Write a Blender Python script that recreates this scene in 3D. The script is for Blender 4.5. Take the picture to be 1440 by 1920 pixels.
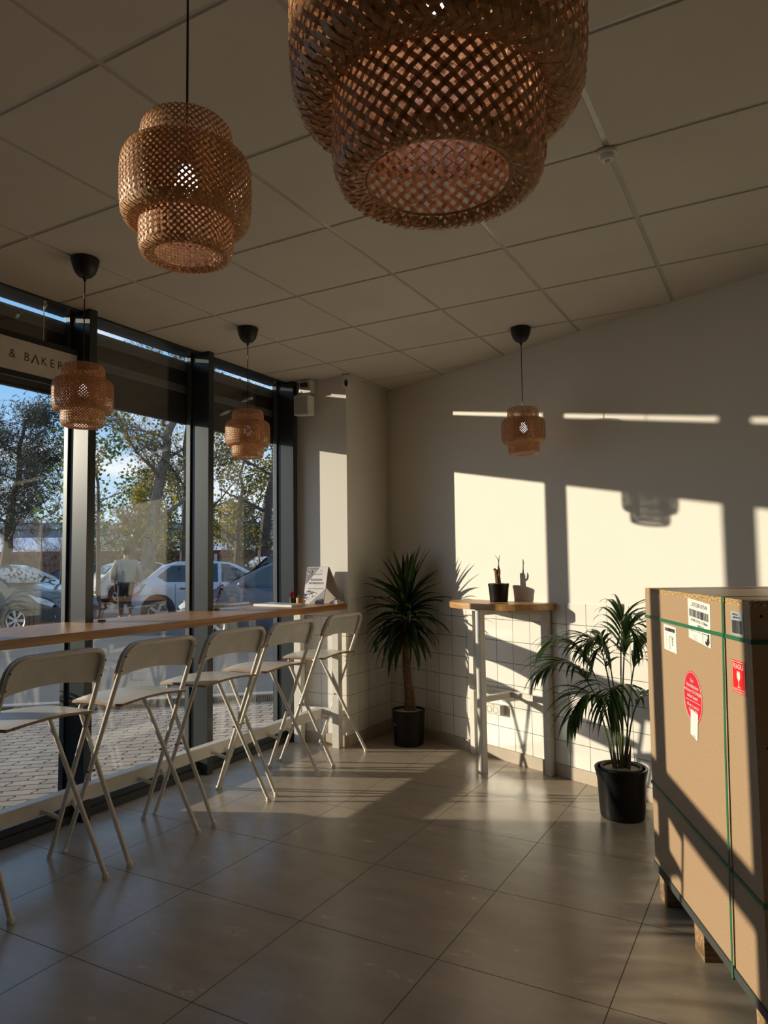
import bpy, bmesh, math, random
from mathutils import Vector, Matrix, Quaternion
PI = math.pi
S = bpy.context.scene
COL = S.collection
for o in list(bpy.data.objects): bpy.data.objects.remove(o, do_unlink=True)

# ------------------------------------------------------------------ camera
YAW, PITCH, ROLL = -0.506488, 0.069192, -0.013197
fwd = Vector((math.sin(YAW)*math.cos(PITCH), math.cos(YAW)*math.cos(PITCH), math.sin(PITCH)))
rt = Vector((math.cos(YAW), -math.sin(YAW), 0)); up = rt.cross(fwd)
r2 = rt*math.cos(ROLL) + up*math.sin(ROLL); u2 = -rt*math.sin(ROLL) + up*math.cos(ROLL)
cd = bpy.data.cameras.new('camera'); cam = bpy.data.objects.new('camera', cd); COL.objects.link(cam)
m = Matrix((r2, u2, -fwd)).transposed().to_4x4(); m.translation = (0, 0, 1.40); cam.matrix_world = m
cd.sensor_fit = 'VERTICAL'; cd.sensor_height = 36.0; cd.lens = 1343.05/1920*36.0
cd.clip_start = 0.02; cd.clip_end = 600
S.camera = cam

# ------------------------------------------------------------------ light and exposure
S.view_settings.view_transform = 'Standard'
try: S.view_settings.look = 'None'
except Exception: pass
S.view_settings.exposure = 0.0; S.view_settings.gamma = 1.0; S.view_settings.use_curve_mapping = False
SUN_AZ, SUN_EL = math.radians(24.1), math.radians(10.7)
SUN_D = Vector((math.cos(SUN_AZ)*math.cos(SUN_EL), math.sin(SUN_AZ)*math.cos(SUN_EL), -math.sin(SUN_EL)))
ld = bpy.data.lights.new('sun', 'SUN'); ld.energy = 6.1; ld.color = (1.0, 0.87, 0.68); ld.angle = math.radians(0.55)
sun = bpy.data.objects.new('sun', ld); COL.objects.link(sun)
sun.rotation_euler = SUN_D.to_track_quat('-Z', 'Y').to_euler(); sun.location = (-8, -3, 6)

W = bpy.data.worlds.new('sky'); S.world = W; W.use_nodes = True
nt = W.node_tree; nt.nodes.clear()
def wn(t, **k):
    n = nt.nodes.new(t)
    for a, b in k.items(): setattr(n, a, b)
    return n
tc = wn('ShaderNodeTexCoord'); sx = wn('ShaderNodeSeparateXYZ'); nt.links.new(tc.outputs['Generated'], sx.inputs[0])
rp = wn('ShaderNodeValToRGB'); nt.links.new(sx.outputs['Z'], rp.inputs[0])
e = rp.color_ramp.elements; e[0].position = 0.0; e[0].color = (0.62, 0.74, 0.86, 1); e[1].position = 0.75; e[1].color = (0.13, 0.30, 0.62, 1)
x = e.new(0.09); x.color = (0.55, 0.73, 0.92, 1); x = e.new(0.22); x.color = (0.26, 0.52, 0.88, 1)
mp = wn('ShaderNodeMapping'); mp.inputs['Scale'].default_value = (2.2, 2.2, 9.0); nt.links.new(tc.outputs['Generated'], mp.inputs[0])
nz = wn('ShaderNodeTexNoise'); nz.inputs['Scale'].default_value = 2.1; nz.inputs['Detail'].default_value = 7; nz.inputs['Distortion'].default_value = 0.6
nt.links.new(mp.outputs[0], nz.inputs['Vector'])
cr = wn('ShaderNodeValToRGB'); cr.color_ramp.elements[0].position = 0.50; cr.color_ramp.elements[1].position = 0.74
nt.links.new(nz.outputs['Fac'], cr.inputs[0])
mx = wn('ShaderNodeMixRGB'); mx.inputs[2].default_value = (0.95, 0.96, 0.98, 1)
nt.links.new(cr.outputs[0], mx.inputs[0]); nt.links.new(rp.outputs[0], mx.inputs[1])
bg = wn('ShaderNodeBackground'); bg.inputs[1].default_value = 1.25; nt.links.new(mx.outputs[0], bg.inputs[0])
wo = wn('ShaderNodeOutputWorld'); nt.links.new(bg.outputs[0], wo.inputs[0])

# ------------------------------------------------------------------ materials
def mat(name, color, rough=0.5, metal=0.0, spec=0.5, noise=None, bump=None, emit=None, coat=0.0, trans=None):
    """noise=(scale, amount, detail) varies the colour; bump=(scale, strength)"""
    M = bpy.data.materials.new(name); M.use_nodes = True
    t = M.node_tree; b = t.nodes['Principled BSDF']
    b.inputs['Base Color'].default_value = (*color, 1); b.inputs['Roughness'].default_value = rough
    b.inputs['Metallic'].default_value = metal; b.inputs['Specular IOR Level'].default_value = spec
    b.inputs['Coat Weight'].default_value = coat
    tx = t.nodes.new('ShaderNodeTexCoord')
    sc, am, de = noise if noise else (14.0, 0.05, 3)
    n = t.nodes.new('ShaderNodeTexNoise'); n.inputs['Scale'].default_value = sc; n.inputs['Detail'].default_value = de
    t.links.new(tx.outputs['Object'], n.inputs['Vector'])
    r = t.nodes.new('ShaderNodeValToRGB')
    lo = [max(0, c*(1-am)) for c in color]; hi = [min(1, c*(1+am)) for c in color]
    r.color_ramp.elements[0].color = (*lo, 1); r.color_ramp.elements[1].color = (*hi, 1)
    r.color_ramp.elements[0].position = 0.3; r.color_ramp.elements[1].position = 0.7
    t.links.new(n.outputs['Fac'], r.inputs[0]); t.links.new(r.outputs[0], b.inputs['Base Color'])
    if bump:
        n2 = t.nodes.new('ShaderNodeTexNoise'); n2.inputs['Scale'].default_value = bump[0]; n2.inputs['Detail'].default_value = 4
        t.links.new(tx.outputs['Object'], n2.inputs['Vector'])
        bp = t.nodes.new('ShaderNodeBump'); bp.inputs['Strength'].default_value = bump[1]; bp.inputs['Distance'].default_value = 0.002
        t.links.new(n2.outputs['Fac'], bp.inputs['Height']); t.links.new(bp.outputs[0], b.inputs['Normal'])
    if emit: b.inputs['Emission Color'].default_value = (*emit[0], 1); b.inputs['Emission Strength'].default_value = emit[1]
    if trans:
        tl = t.nodes.new('ShaderNodeBsdfTranslucent'); t.links.new(r.outputs[0], tl.inputs[0])
        mxs = t.nodes.new('ShaderNodeMixShader'); mxs.inputs[0].default_value = trans
        t.links.new(b.outputs[0], mxs.inputs[1]); t.links.new(tl.outputs[0], mxs.inputs[2])
        t.links.new(mxs.outputs[0], t.nodes['Material Output'].inputs[0])
    return M

def math_node(t, op, a, b=None):
    n = t.nodes.new('ShaderNodeMath'); n.operation = op
    for i, v in enumerate((a, b)):
        if v is None: continue
        if isinstance(v, (int, float)): n.inputs[i].default_value = v
        else: t.links.new(v, n.inputs[i])
    return n.outputs[0]

def grid_mask(t, coord, origin, size, width):
    """1 on joint lines of a repeating grid"""
    a = math_node(t, 'SUBTRACT', coord, origin); a = math_node(t, 'DIVIDE', a, size)
    f = math_node(t, 'FRACT', a); f2 = math_node(t, 'SUBTRACT', 1.0, f)
    mn = math_node(t, 'MINIMUM', f, f2)
    return math_node(t, 'LESS_THAN', mn, width/size/2)

def tile_mat(name, color, grout, ax, ay, o, s, w, rough, var=0.06, nscale=(1, 1, 1), bumpd=0.0008, marble=None, rvar=0.0):
    M = bpy.data.materials.new(name); M.use_nodes = True; t = M.node_tree; b = t.nodes['Principled BSDF']
    tx = t.nodes.new('ShaderNodeTexCoord'); sp = t.nodes.new('ShaderNodeSeparateXYZ'); t.links.new(tx.outputs['Object'], sp.inputs[0])
    ma = grid_mask(t, sp.outputs[ax], o[0], s[0], w); mb = grid_mask(t, sp.outputs[ay], o[1], s[1], w)
    g = math_node(t, 'MAXIMUM', ma, mb)
    mpn = t.nodes.new('ShaderNodeMapping'); mpn.inputs['Scale'].default_value = nscale; t.links.new(tx.outputs['Object'], mpn.inputs[0])
    n = t.nodes.new('ShaderNodeTexNoise'); n.inputs['Scale'].default_value = 2.2; n.inputs['Detail'].default_value = 8; n.inputs['Roughness'].default_value = 0.62
    t.links.new(mpn.outputs[0], n.inputs['Vector'])
    r = t.nodes.new('ShaderNodeValToRGB')
    r.color_ramp.elements[0].position = 0.3; r.color_ramp.elements[1].position = 0.7
    r.color_ramp.elements[0].color = (*[c*(1-var) for c in color], 1); r.color_ramp.elements[1].color = (*[min(1, c*(1+var)) for c in color], 1)
    t.links.new(n.outputs['Fac'], r.inputs[0])
    x = t.nodes.new('ShaderNodeMixRGB'); t.links.new(g, x.inputs[0]); t.links.new(r.outputs[0], x.inputs[1]); x.inputs[2].default_value = (*grout, 1)
    t.links.new(x.outputs[0], b.inputs['Base Color'])
    rr = math_node(t, 'MULTIPLY', g, 0.5)
    rn = math_node(t, 'MULTIPLY', n.outputs['Fac'], rvar); rr = math_node(t, 'ADD', rr, rn)
    t.links.new(math_node(t, 'ADD', rr, rough), b.inputs['Roughness'])
    bp = t.nodes.new('ShaderNodeBump'); bp.invert = True; bp.inputs['Distance'].default_value = bumpd
    t.links.new(g, bp.inputs['Height']); t.links.new(bp.outputs[0], b.inputs['Normal'])
    return M

FX, FY, FT = -2.9006, 1.78665, 0.59083
M_floor = tile_mat('floor_tiles', (0.41, 0.342, 0.262), (0.05, 0.04, 0.032), 0, 1, (FX, FY), (FT, FT), 0.0035, 0.17, 0.12, (1.6, 3.6, 1), rvar=0.16)
M_ceil = mat('ceiling_panel', (0.66, 0.61, 0.53), 0.9, noise=(3, 0.03, 3), bump=(90, 0.12))
M_wall = mat('wall_paint', (0.83, 0.795, 0.715), 0.75, noise=(1.2, 0.02, 4), bump=(40, 0.08))
M_wtile = tile_mat('white_wall_tile', (0.84, 0.81, 0.74), (0.10, 0.08, 0.06), 0, 2, (0.0085, 0.08), (0.155, 0.15), 0.0034, 0.12, 0.02, bumpd=0.0006)
M_ctile = tile_mat('white_column_tile', (0.84, 0.81, 0.74), (0.10, 0.08, 0.06), 0, 2, (0.05, 0.08), (0.15, 0.15), 0.0026, 0.12, 0.02, bumpd=0.0006)
M_ctile2 = tile_mat('white_column_side_tile', (0.84, 0.81, 0.74), (0.10, 0.08, 0.06), 1, 2, (0.139, 0.08), (0.15, 0.15), 0.0026, 0.12, 0.02, bumpd=0.0006)
M_dark = mat('dark_brown_wall', (0.16, 0.12, 0.09), 0.8, noise=(2, 0.05, 3))
M_skirt = mat('baseboard_stone', (0.50, 0.42, 0.33), 0.5, noise=(6, 0.10, 6))
M_alu = mat('anthracite_aluminium', (0.030, 0.036, 0.038), 0.27, noise=(5, 0.06, 3))
M_alu2 = mat('anthracite_bead', (0.10, 0.11, 0.115), 0.3, metal=0.3)
M_fascia = mat('fascia_panel', (0.045, 0.036, 0.027), 0.6)
M_fband = mat('fascia_rail', (0.17, 0.175, 0.17), 0.5)
M_black = mat('black_plastic', (0.012, 0.011, 0.010), 0.42)
M_pot = mat('black_pot', (0.006, 0.0055, 0.005), 0.40, spec=0.3, noise=(8, 0.2, 3))
M_white = mat('white_metal', (0.74, 0.71, 0.64), 0.38)
M_whitep = mat('white_plastic', (0.78, 0.75, 0.69), 0.4)
M_paper = mat('white_paper', (0.80, 0.78, 0.74), 0.7)
M_stool = mat('stool_white_steel', (0.72, 0.68, 0.60), 0.35)
M_seat = mat('stool_seat_white', (0.66, 0.64, 0.60), 0.26)
M_screw = mat('screw_dark', (0.06, 0.05, 0.04), 0.4, metal=0.6)
M_soil = mat('potting_pebbles', (0.42, 0.36, 0.28), 0.9, noise=(90, 0.5, 4), bump=(120, 1.0))
M_bamboo = mat('bamboo_strips', (0.52, 0.255, 0.095), 0.45, noise=(150, 0.45, 3), trans=0.16)
M_rimb = mat('pale_lit_bamboo_rim', (0.62, 0.36, 0.16), 0.5, noise=(150, 0.40, 3), trans=0.10)  # split bamboo, made paler still for light bounced up from the floor
M_bulb = mat('lit_bulb', (1, 1, 1), 0.4, emit=((0.86, 0.82, 1.0), 8.0))
M_ink = mat('black_ink', (0.02, 0.02, 0.022), 0.6)
M_green = mat('green_strap', (0.02, 0.15, 0.065), 0.38)
M_red = mat('red_sticker', (0.62, 0.012, 0.03), 0.45)
M_fred = mat('fragile_red', (0.75, 0.015, 0.012), 0.4)
M_greylab = mat('grey_label', (0.36, 0.40, 0.42), 0.4)
M_bark = mat('palm_trunk', (0.13, 0.065, 0.028), 0.85, noise=(38, 0.55, 6), bump=(45, 1.0))
M_terra = mat('ochre_pot', (0.55, 0.25, 0.05), 0.6)
M_redleaf = mat('red_leaf', (0.42, 0.015, 0.025), 0.5, trans=0.3)
M_twig = mat('twig', (0.16, 0.08, 0.05), 0.8)
M_succ = mat('succulent', (0.16, 0.24, 0.13), 0.5)

def wood_mat(name, c1, c2, axis, rough=0.38, scale=1.0):
    M = bpy.data.materials.new(name); M.use_nodes = True; t = M.node_tree; b = t.nodes['Principled BSDF']
    tx = t.nodes.new('ShaderNodeTexCoord'); mpn = t.nodes.new('ShaderNodeMapping')
    sc = [22*scale]*3; sc[axis] = 1.1*scale; mpn.inputs['Scale'].default_value = sc
    t.links.new(tx.outputs['Object'], mpn.inputs[0])
    n = t.nodes.new('ShaderNodeTexNoise'); n.inputs['Scale'].default_value = 1.6; n.inputs['Detail'].default_value = 9; n.inputs['Distortion'].default_value = 1.1
    t.links.new(mpn.outputs[0], n.inputs['Vector'])
    r = t.nodes.new('ShaderNodeValToRGB'); r.color_ramp.elements[0].color = (*c1, 1); r.color_ramp.elements[1].color = (*c2, 1)
    r.color_ramp.elements[0].position = 0.35; r.color_ramp.elements[1].position = 0.66
    t.links.new(n.outputs['Fac'], r.inputs[0])
    # stave joints
    sp = t.nodes.new('ShaderNodeSeparateXYZ'); t.links.new(tx.outputs['Object'], sp.inputs[0])
    n2 = t.nodes.new('ShaderNodeTexNoise'); n2.inputs['Scale'].default_value = 0.9
    t.links.new(tx.outputs['Object'], n2.inputs['Vector'])
    hs = t.nodes.new('ShaderNodeHueSaturation'); t.links.new(r.outputs[0], hs.inputs['Color'])
    v = math_node(t, 'MULTIPLY', n2.outputs['Fac'], 0.35); v = math_node(t, 'ADD', v, 0.83); t.links.new(v, hs.inputs['Value'])
    t.links.new(hs.outputs[0], b.inputs['Base Color']); b.inputs['Roughness'].default_value = rough
    return M
M_oak = wood_mat('oak_worktop', (0.30, 0.13, 0.038), (0.52, 0.26, 0.085), 1, 0.33)
M_tabletop = wood_mat('oak_table_top', (0.40, 0.20, 0.07), (0.58, 0.33, 0.13), 0, 0.35)
M_ply = wood_mat('plywood_edge', (0.28, 0.15, 0.07), (0.42, 0.25, 0.12), 2, 0.5)
M_block = wood_mat('pallet_block', (0.20, 0.11, 0.05), (0.42, 0.27, 0.14), 1, 0.9, 2.0)
M_chip = mat('chipboard_edge', (0.40, 0.26, 0.11), 0.9, noise=(160, 0.75, 2), bump=(160, 1.0))
M_mdf = mat('brown_fibreboard', (0.375, 0.25, 0.145), 0.62, noise=(150, 0.10, 3), bump=(300, 0.25))
M_lid = mat('fibreboard_lid', (0.40, 0.29, 0.18), 0.4, noise=(5, 0.08, 4))

def leaf_mat(name, c1, c2, scale=9.0, rough=0.4, tr=0.35):
    M = mat(name, c1, rough, trans=tr); t = M.node_tree
    for n in t.nodes:
        if n.type == 'VALTORGB': n.color_ramp.elements[0].color = (*c1, 1); n.color_ramp.elements[1].color = (*c2, 1); n.color_ramp.elements[0].position = .42; n.color_ramp.elements[1].position = .58
        if n.type == 'TEX_NOISE': n.inputs['Scale'].default_value = scale
    return M
M_yucca = leaf_mat('yucca_leaf', (0.012, 0.026, 0.006), (0.030, 0.058, 0.010), 3.0, 0.30, 0.25)
M_palm = leaf_mat('palm_leaf', (0.022, 0.055, 0.012), (0.05, 0.10, 0.02), 6.0, 0.33, 0.30)
M_stalk = mat('palm_stalk', (0.09, 0.12, 0.03), 0.5)

def glass_mat():
    M = bpy.data.materials.new('window_glass'); M.use_nodes = True; t = M.node_tree; t.nodes.clear()
    tr = t.nodes.new('ShaderNodeBsdfTransparent'); tr.inputs[0].default_value = (0.975, 0.985, 0.975, 1)
    gl = t.nodes.new('ShaderNodeBsdfGlossy'); gl.inputs['Roughness'].default_value = 0.0
    tx = t.nodes.new('ShaderNodeTexCoord'); n = t.nodes.new('ShaderNodeTexNoise'); n.inputs['Scale'].default_value = 6
    t.links.new(tx.outputs['Object'], n.inputs['Vector'])
    ge = t.nodes.new('ShaderNodeNewGeometry'); vm = t.nodes.new('ShaderNodeVectorMath'); vm.operation = 'DOT_PRODUCT'
    t.links.new(ge.outputs['Normal'], vm.inputs[0]); t.links.new(ge.outputs['Incoming'], vm.inputs[1])
    c1 = math_node(t, 'SUBTRACT', 1.0, math_node(t, 'ABSOLUTE', vm.outputs['Value'])); c5 = math_node(t, 'POWER', c1, 5.0)
    f = math_node(t, 'ADD', math_node(t, 'MULTIPLY', c5, 0.93), 0.07); k = math_node(t, 'MULTIPLY', n.outputs['Fac'], 0.01)
    mxs = t.nodes.new('ShaderNodeMixShader'); t.links.new(math_node(t, 'ADD', f, k), mxs.inputs[0])
    t.links.new(tr.outputs[0], mxs.inputs[1]); t.links.new(gl.outputs[0], mxs.inputs[2])
    o = t.nodes.new('ShaderNodeOutputMaterial'); t.links.new(mxs.outputs[0], o.inputs[0]); return M
M_glass = glass_mat()

# ------------------------------------------------------------------ mesh helpers
class MB:
    def __init__(s): s.v = []; s.f = []; s.mi = []; s.cur = 0
    def add(s, vs, fs):
        b = len(s.v); s.v += [Vector(v) for v in vs]; s.f += [tuple(b+i for i in f) for f in fs]; s.mi += [s.cur]*len(fs); return b
    def box(s, lo, hi, R=None, c=0.0):
        (x0, y0, z0), (x1, y1, z1) = lo, hi
        vs = [Vector(p) for p in ((x0,y0,z0),(x1,y0,z0),(x1,y1,z0),(x0,y1,z0),(x0,y0,z1),(x1,y0,z1),(x1,y1,z1),(x0,y1,z1))]
        if c:   # chamfered box
            vs = []
            X, Y, Z = (x0, x1), (y0, y1), (z0, z1)
            bm = bmesh.new(); bmesh.ops.create_cube(bm, size=1.0)
            for v in bm.verts: v.co = Vector((X[v.co.x > 0], Y[v.co.y > 0], Z[v.co.z > 0]))
            bmesh.ops.bevel(bm, geom=bm.edges[:], offset=c, segments=2, profile=0.5, affect='EDGES')
            bm.verts.index_update()
            vs = [v.co.copy() for v in bm.verts]; fs = [[v.index for v in f.verts] for f in bm.faces]; bm.free()
            if R: vs = [R @ v for v in vs]
            s.add(vs, fs); return s
        if R: vs = [R @ v for v in vs]
        s.add(vs, [(0,3,2,1),(4,5,6,7),(0,1,5,4),(1,2,6,5),(2,3,7,6),(3,0,4,7)]); return s
    def tube(s, pts, r, n=10, closed=False, caps=True):
        pts = [Vector(p) for p in pts]; N = len(pts)
        rs = r if isinstance(r, (list, tuple)) else [r]*N
        tan = []
        for i in range(N):
            a = pts[(i-1) % N] if (closed or i > 0) else pts[i]; b = pts[(i+1) % N] if (closed or i < N-1) else pts[i]
            tan.append((b-a).normalized())
        ref = Vector((0,0,1)) if abs(tan[0].z) < 0.9 else Vector((1,0,0))
        nx = (ref - tan[0]*ref.dot(tan[0])).normalized(); vs = []
        for i in range(N):
            if i: nx = (nx - tan[i]*nx.dot(tan[i])); nx = nx.normalized() if nx.length > 1e-6 else tan[i].orthogonal().normalized()
            ny = tan[i].cross(nx)
            for k in range(n):
                a = 2*PI*k/n; vs.append(pts[i] + (nx*math.cos(a) + ny*math.sin(a))*rs[i])
        fs = []
        for i in range(N if closed else N-1):
            j = (i+1) % N
            for k in range(n):
                l = (k+1) % n; fs.append((i*n+k, i*n+l, j*n+l, j*n+k))
        if caps and not closed: fs.append(tuple(range(n))[::-1]); fs.append(tuple((N-1)*n+k for k in range(n)))
        s.add(vs, fs); return s
    def lathe(s, prof, n=40, c=(0,0,0), R=None, caps=True):
        vs = []; c = Vector(c)
        for r, z in prof:
            for k in range(n):
                a = 2*PI*k/n; p = Vector((r*math.cos(a), r*math.sin(a), z)); p = R @ p if R else p; vs.append(p + c)
        fs = []
        for i in range(len(prof)-1):
            for k in range(n):
                l = (k+1) % n; fs.append((i*n+k, i*n+l, (i+1)*n+l, (i+1)*n+k))
        if caps and prof[0][0] > 1e-5: fs.append(tuple(range(n))[::-1])
        if caps and prof[-1][0] > 1e-5: fs.append(tuple((len(prof)-1)*n+k for k in range(n)))
        s.add(vs, fs); return s
    def prism(s, outline, z0, z1, T=None):
        n = len(outline); vs = [Vector((a, b, z0)) for a, b in outline] + [Vector((a, b, z1)) for a, b in outline]
        if T: vs = [T @ v for v in vs]
        s.add(vs, [tuple(range(n))[::-1], tuple(range(n, 2*n))] + [(i, (i+1) % n, n+(i+1) % n, n+i) for i in range(n)]); return s
    def sphere(s, c, r, n=16, m=10, sc=(1,1,1)):
        return s.lathe([(max(1e-4, r*math.sin(PI*i/m))*sc[0], -r*math.cos(PI*i/m)*sc[2]) for i in range(m+1)], n, c)
    def build(s, name, material, parent=None, origin=(0,0,0), smooth=False, loc=None):
        me = bpy.data.meshes.new(name); o3 = Vector(origin)
        me.from_pydata([v - o3 for v in s.v], [], s.f)
        ms = material if isinstance(material, (list, tuple)) else [material]
        for q in ms: me.materials.append(q)
        if len(ms) > 1: me.polygons.foreach_set('material_index', s.mi)
        bm = bmesh.new(); bm.from_mesh(me); bmesh.ops.recalc_face_normals(bm, faces=bm.faces[:]); bm.to_mesh(me); bm.free()
        if smooth:
            me.polygons.foreach_set('use_smooth', [True]*len(me.polygons))
            try: me.set_sharp_from_angle(angle=math.radians(38))
            except Exception: pass
        ob = bpy.data.objects.new(name, me); COL.objects.link(ob)
        if parent: ob.parent = parent
        if loc is not None: ob.location = loc
        elif not parent: ob.location = origin
        return ob

def tag(o, label=None, cat=None, group=None, kind=None):
    if label: o['label'] = label
    if cat: o['category'] = cat
    if group: o['group'] = group
    if kind: o['kind'] = kind
    return o
def thing(name, label, cat, loc=(0,0,0), rz=0, group=None):
    o = bpy.data.objects.new(name, None); COL.objects.link(o); o.location = loc; o.rotation_euler = (0,0,rz); o.empty_display_size = 0.1
    return tag(o, label, cat, group)
def struct(o): o['kind'] = 'structure'; return o
def dup(root, loc, label=None, group=None, rz=None, cat=None):
    kids = {}
    for q in ALL_CHILDREN(root): kids.setdefault(q.parent.name, []).append(q)
    def cp(o, par):
        c = o.copy(); COL.objects.link(c)
        if par: c.parent = par
        for k in kids.get(o.name, []): cp(k, c)
        return c
    r = cp(root, None); r.location = loc
    if rz is not None: r.rotation_euler = (0,0,rz)
    if label: r['label'] = label
    if group: r['group'] = group
    return r
def ALL_CHILDREN(o):
    out = []
    for c in o.children: out.append(c); out += ALL_CHILDREN(c)
    return out
def text(name, body, size, T, material, parent, align='CENTER', extrude=0.0003, sx=1.0, offset=0.0, spacing=1.0):
    cu = bpy.data.curves.new(name, 'FONT'); cu.body = body; cu.size = size; cu.align_x = align; cu.align_y = 'CENTER'
    cu.extrude = extrude; cu.offset = offset; cu.space_character = spacing; cu.resolution_u = 3
    tmp = bpy.data.objects.new(name, cu); COL.objects.link(tmp)
    dg = bpy.context.evaluated_depsgraph_get(); dg.update()
    me = bpy.data.meshes.new_from_object(tmp.evaluated_get(dg)); bpy.data.objects.remove(tmp, do_unlink=True)
    me.name = name; me.transform(T @ Matrix.Diagonal((sx, 1, 1, 1))); me.materials.clear(); me.materials.append(material)
    o = bpy.data.objects.new(name, me); COL.objects.link(o); o.parent = parent
    return o
def frame_T(origin, xdir, ydir=(0,0,1)):
    x = Vector(xdir).normalized(); y = Vector(ydir).normalized(); z = x.cross(y)
    T = Matrix((x, y, z)).transposed().to_4x4(); T.translation = Vector(origin); return T
def bez(p0, p1, p2, n):
    p0, p1, p2 = Vector(p0), Vector(p1), Vector(p2)
    return [p0*(1-t)**2 + p1*2*t*(1-t) + p2*t*t for t in [i/n for i in range(n+1)]]
def fillet(pts, rad, n=5):
    pts = [Vector(p) for p in pts]; out = [pts[0]]
    for i in range(1, len(pts)-1):
        a, b, c = pts[i-1], pts[i], pts[i+1]; d1 = (a-b); d2 = (c-b); r = min(rad, d1.length*.49, d2.length*.49)
        out += bez(b+d1.normalized()*r, b, b+d2.normalized()*r, n)
    return out + [pts[-1]]

# ------------------------------------------------------------------ room constants
H = 2.8675
A = 0.408772; U = Vector((math.cos(A), -math.sin(A), 0)); N = Vector((math.sin(A), math.cos(A), 0))
COR = Vector((-2.9577, 5.4013, 0))
CX, CY = -2.9499, 4.7272
GX = -3.60; MX = -3.40
def WP(s, d, z): return COR + U*s - N*d + Vector((0,0,z))     # along the right wall, off it, up
XR, YB = 3.45, -4.2
SR = 7.0
wall_end = WP(SR, 0, 0)

# floor and ceiling
b = MB(); b.box((-3.64, YB-0.1, -0.12), (XR+0.1, 5.62, 0)); struct(b.build('floor', M_floor))
b = MB()
CGX, CGY = -2.88414, 1.35232
b.cur = 1; b.box((-3.66, YB-0.1, H+0.0045), (XR+0.1, 5.62, H+0.25)); b.cur = 0
for i in range(-2, 12):
    for j in range(-10, 8):
        x0 = CGX+0.6*i+0.0085; x1 = CGX+0.6*(i+1)-0.0085; y0 = CGY+0.6*j+0.0085; y1 = CGY+0.6*(j+1)-0.0085
        x0 = max(x0, -3.52); x1 = min(x1, XR); y0 = max(y0, YB); y1 = min(y1, 5.5)
        if x1-x0 < .02 or y1-y0 < .02: continue
        c = 0.002
        vs = [(x0, y0, H+.005), (x1, y0, H+.005), (x1, y1, H+.005), (x0, y1, H+.005), (x0+c, y0+c, H), (x1-c, y0+c, H), (x1-c, y1-c, H), (x0+c, y1-c, H)]
        b.add(vs, [(4,7,6,5),(0,1,5,4),(1,2,6,5),(2,3,7,6),(3,0,4,7)])
struct(b.build('ceiling', [M_ceil, mat('enamelled_grid_bar', (0.50, 0.47, 0.41), 0.22)]))
# walls
def oriented(mb, name, material, loc, rz):
    o = mb.build(name, material); o.location = loc; o.rotation_euler = (0,0,rz); return struct(o)
b = MB(); b.box((-0.3, 0, -0.1), (SR, 0.15, H+.05)); wr = oriented(b, 'wall_right', M_wall, COR, -A)
b = MB(); b.box((0.0, -0.004, 0.08), (SR, -0.0005, 1.1157)); o = b.build('tile_panel', M_wtile, wr)
b = MB(); b.box((0.0, -0.012, 0.0), (SR, -0.0005, 0.08), c=0.001); oriented(b, 'baseboard_right', M_skirt, COR, -A)
b = MB(); b.box((wall_end.x, YB, -0.1), (wall_end.x+.12, wall_end.y+.3, H+.05)); struct(b.build('wall_side', M_dark))
b = MB(); b.box((-3.66, YB-.12, -0.1), (XR+.3, YB, H+.05)); struct(b.build('wall_back', M_dark))
# column
b = MB(); b.box((-3.66, CY, -0.1), (CX, 5.75, H+.05)); cl = b.build('wall_column', M_wall, origin=(CX, CY, 0)); struct(cl)
b = MB(); b.box((-0.48, -0.004, 0.08), (0.004, -0.0005, 1.1157)); b.build('tile_panel', M_ctile, cl)
b = MB(); b.box((0.0005, 0.0, 0.08), (0.004, 0.68, 1.1157)); b.build('tile_panel', M_ctile2, cl)
b = MB(); b.box((-3.44, CY-.012, 0), (CX+.012, CY, .08), c=.001); b.box((CX, CY, 0), (CX+.012, 5.40, .08), c=.001); struct(b.build('baseboard_column', M_skirt))

# ------------------------------------------------------------------ glazed facade
MY = [4.665-0.9715*k for k in range(7)]
for k, y in enumerate(MY):
    b = MB(); b.box((-3.53, y-.026, 0), (MX, y+.026, H), c=.002); b.box((-3.608, y-.026, 0), (-3.53, y+.026, H))
    struct(b.build('trim_%d' % (k+1), M_alu))
b = MB(); b.box((-3.66, YB, 0), (-3.45, MY[6]-.03, H)); struct(b.build('wall_front', M_dark))
for k in range(6):
    y1, y0 = MY[k]-.03, MY[k+1]+.03
    w = struct(thing('window_%d' % (k+1), None, None, (GX, (y0+y1)/2, 0)))
    O = w.location
    b = MB(); b.box((GX, y0, .075), (GX+.008, y1, 2.865)); g = b.build('pane', M_glass, w, O)
    b = MB()
    b.box((GX-.03, y0, 0), (-3.452, y1, .045)); b.box((GX-.03, y0, .045), (-3.475, y1, .085), c=.002)
    b.box((GX-.03, y0, 2.852), (-3.47, y1, H), c=.002)
    b.build('bottom_rail', M_alu, w, O)
    b = MB()
    for ya, yb in ((y0, y0+.008), (y1-.010, y1)):
        b.box((GX+.010, ya, .08), (GX+.045, yb, 2.855), c=.002)
    b.build('glazing_bead', M_alu2, w, O)
# dark fascia outside the upper glass (lowered along the unseen bays to let sun onto the near lamps)
b = MB()
yA, yB_ = 0.62, 5.4
b.box((-3.665, yA, 2.385), (-3.635, yB_, 2.828)); b.box((-3.665, YB, 2.385), (-3.635, yA, 2.56))
fa = b.build('trim_20', M_fascia); struct(fa)
b = MB(); b.box((-3.634, yA, 2.755), (-3.618, yB_, 2.826), c=.003); b.build('rail', M_fband, fa)
b = MB(); b.box((-3.634, yA, 2.60), (-3.622, yB_, 2.655), c=.003); b.build('rail', M_fband, fa)
# eaves of the building: roof slab over the facade
b = MB(); b.box((-3.70, YB-.2, H+.02), (XR+.4, 6.2, H+.5)); struct(b.build('trim_21', M_fascia))

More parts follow.
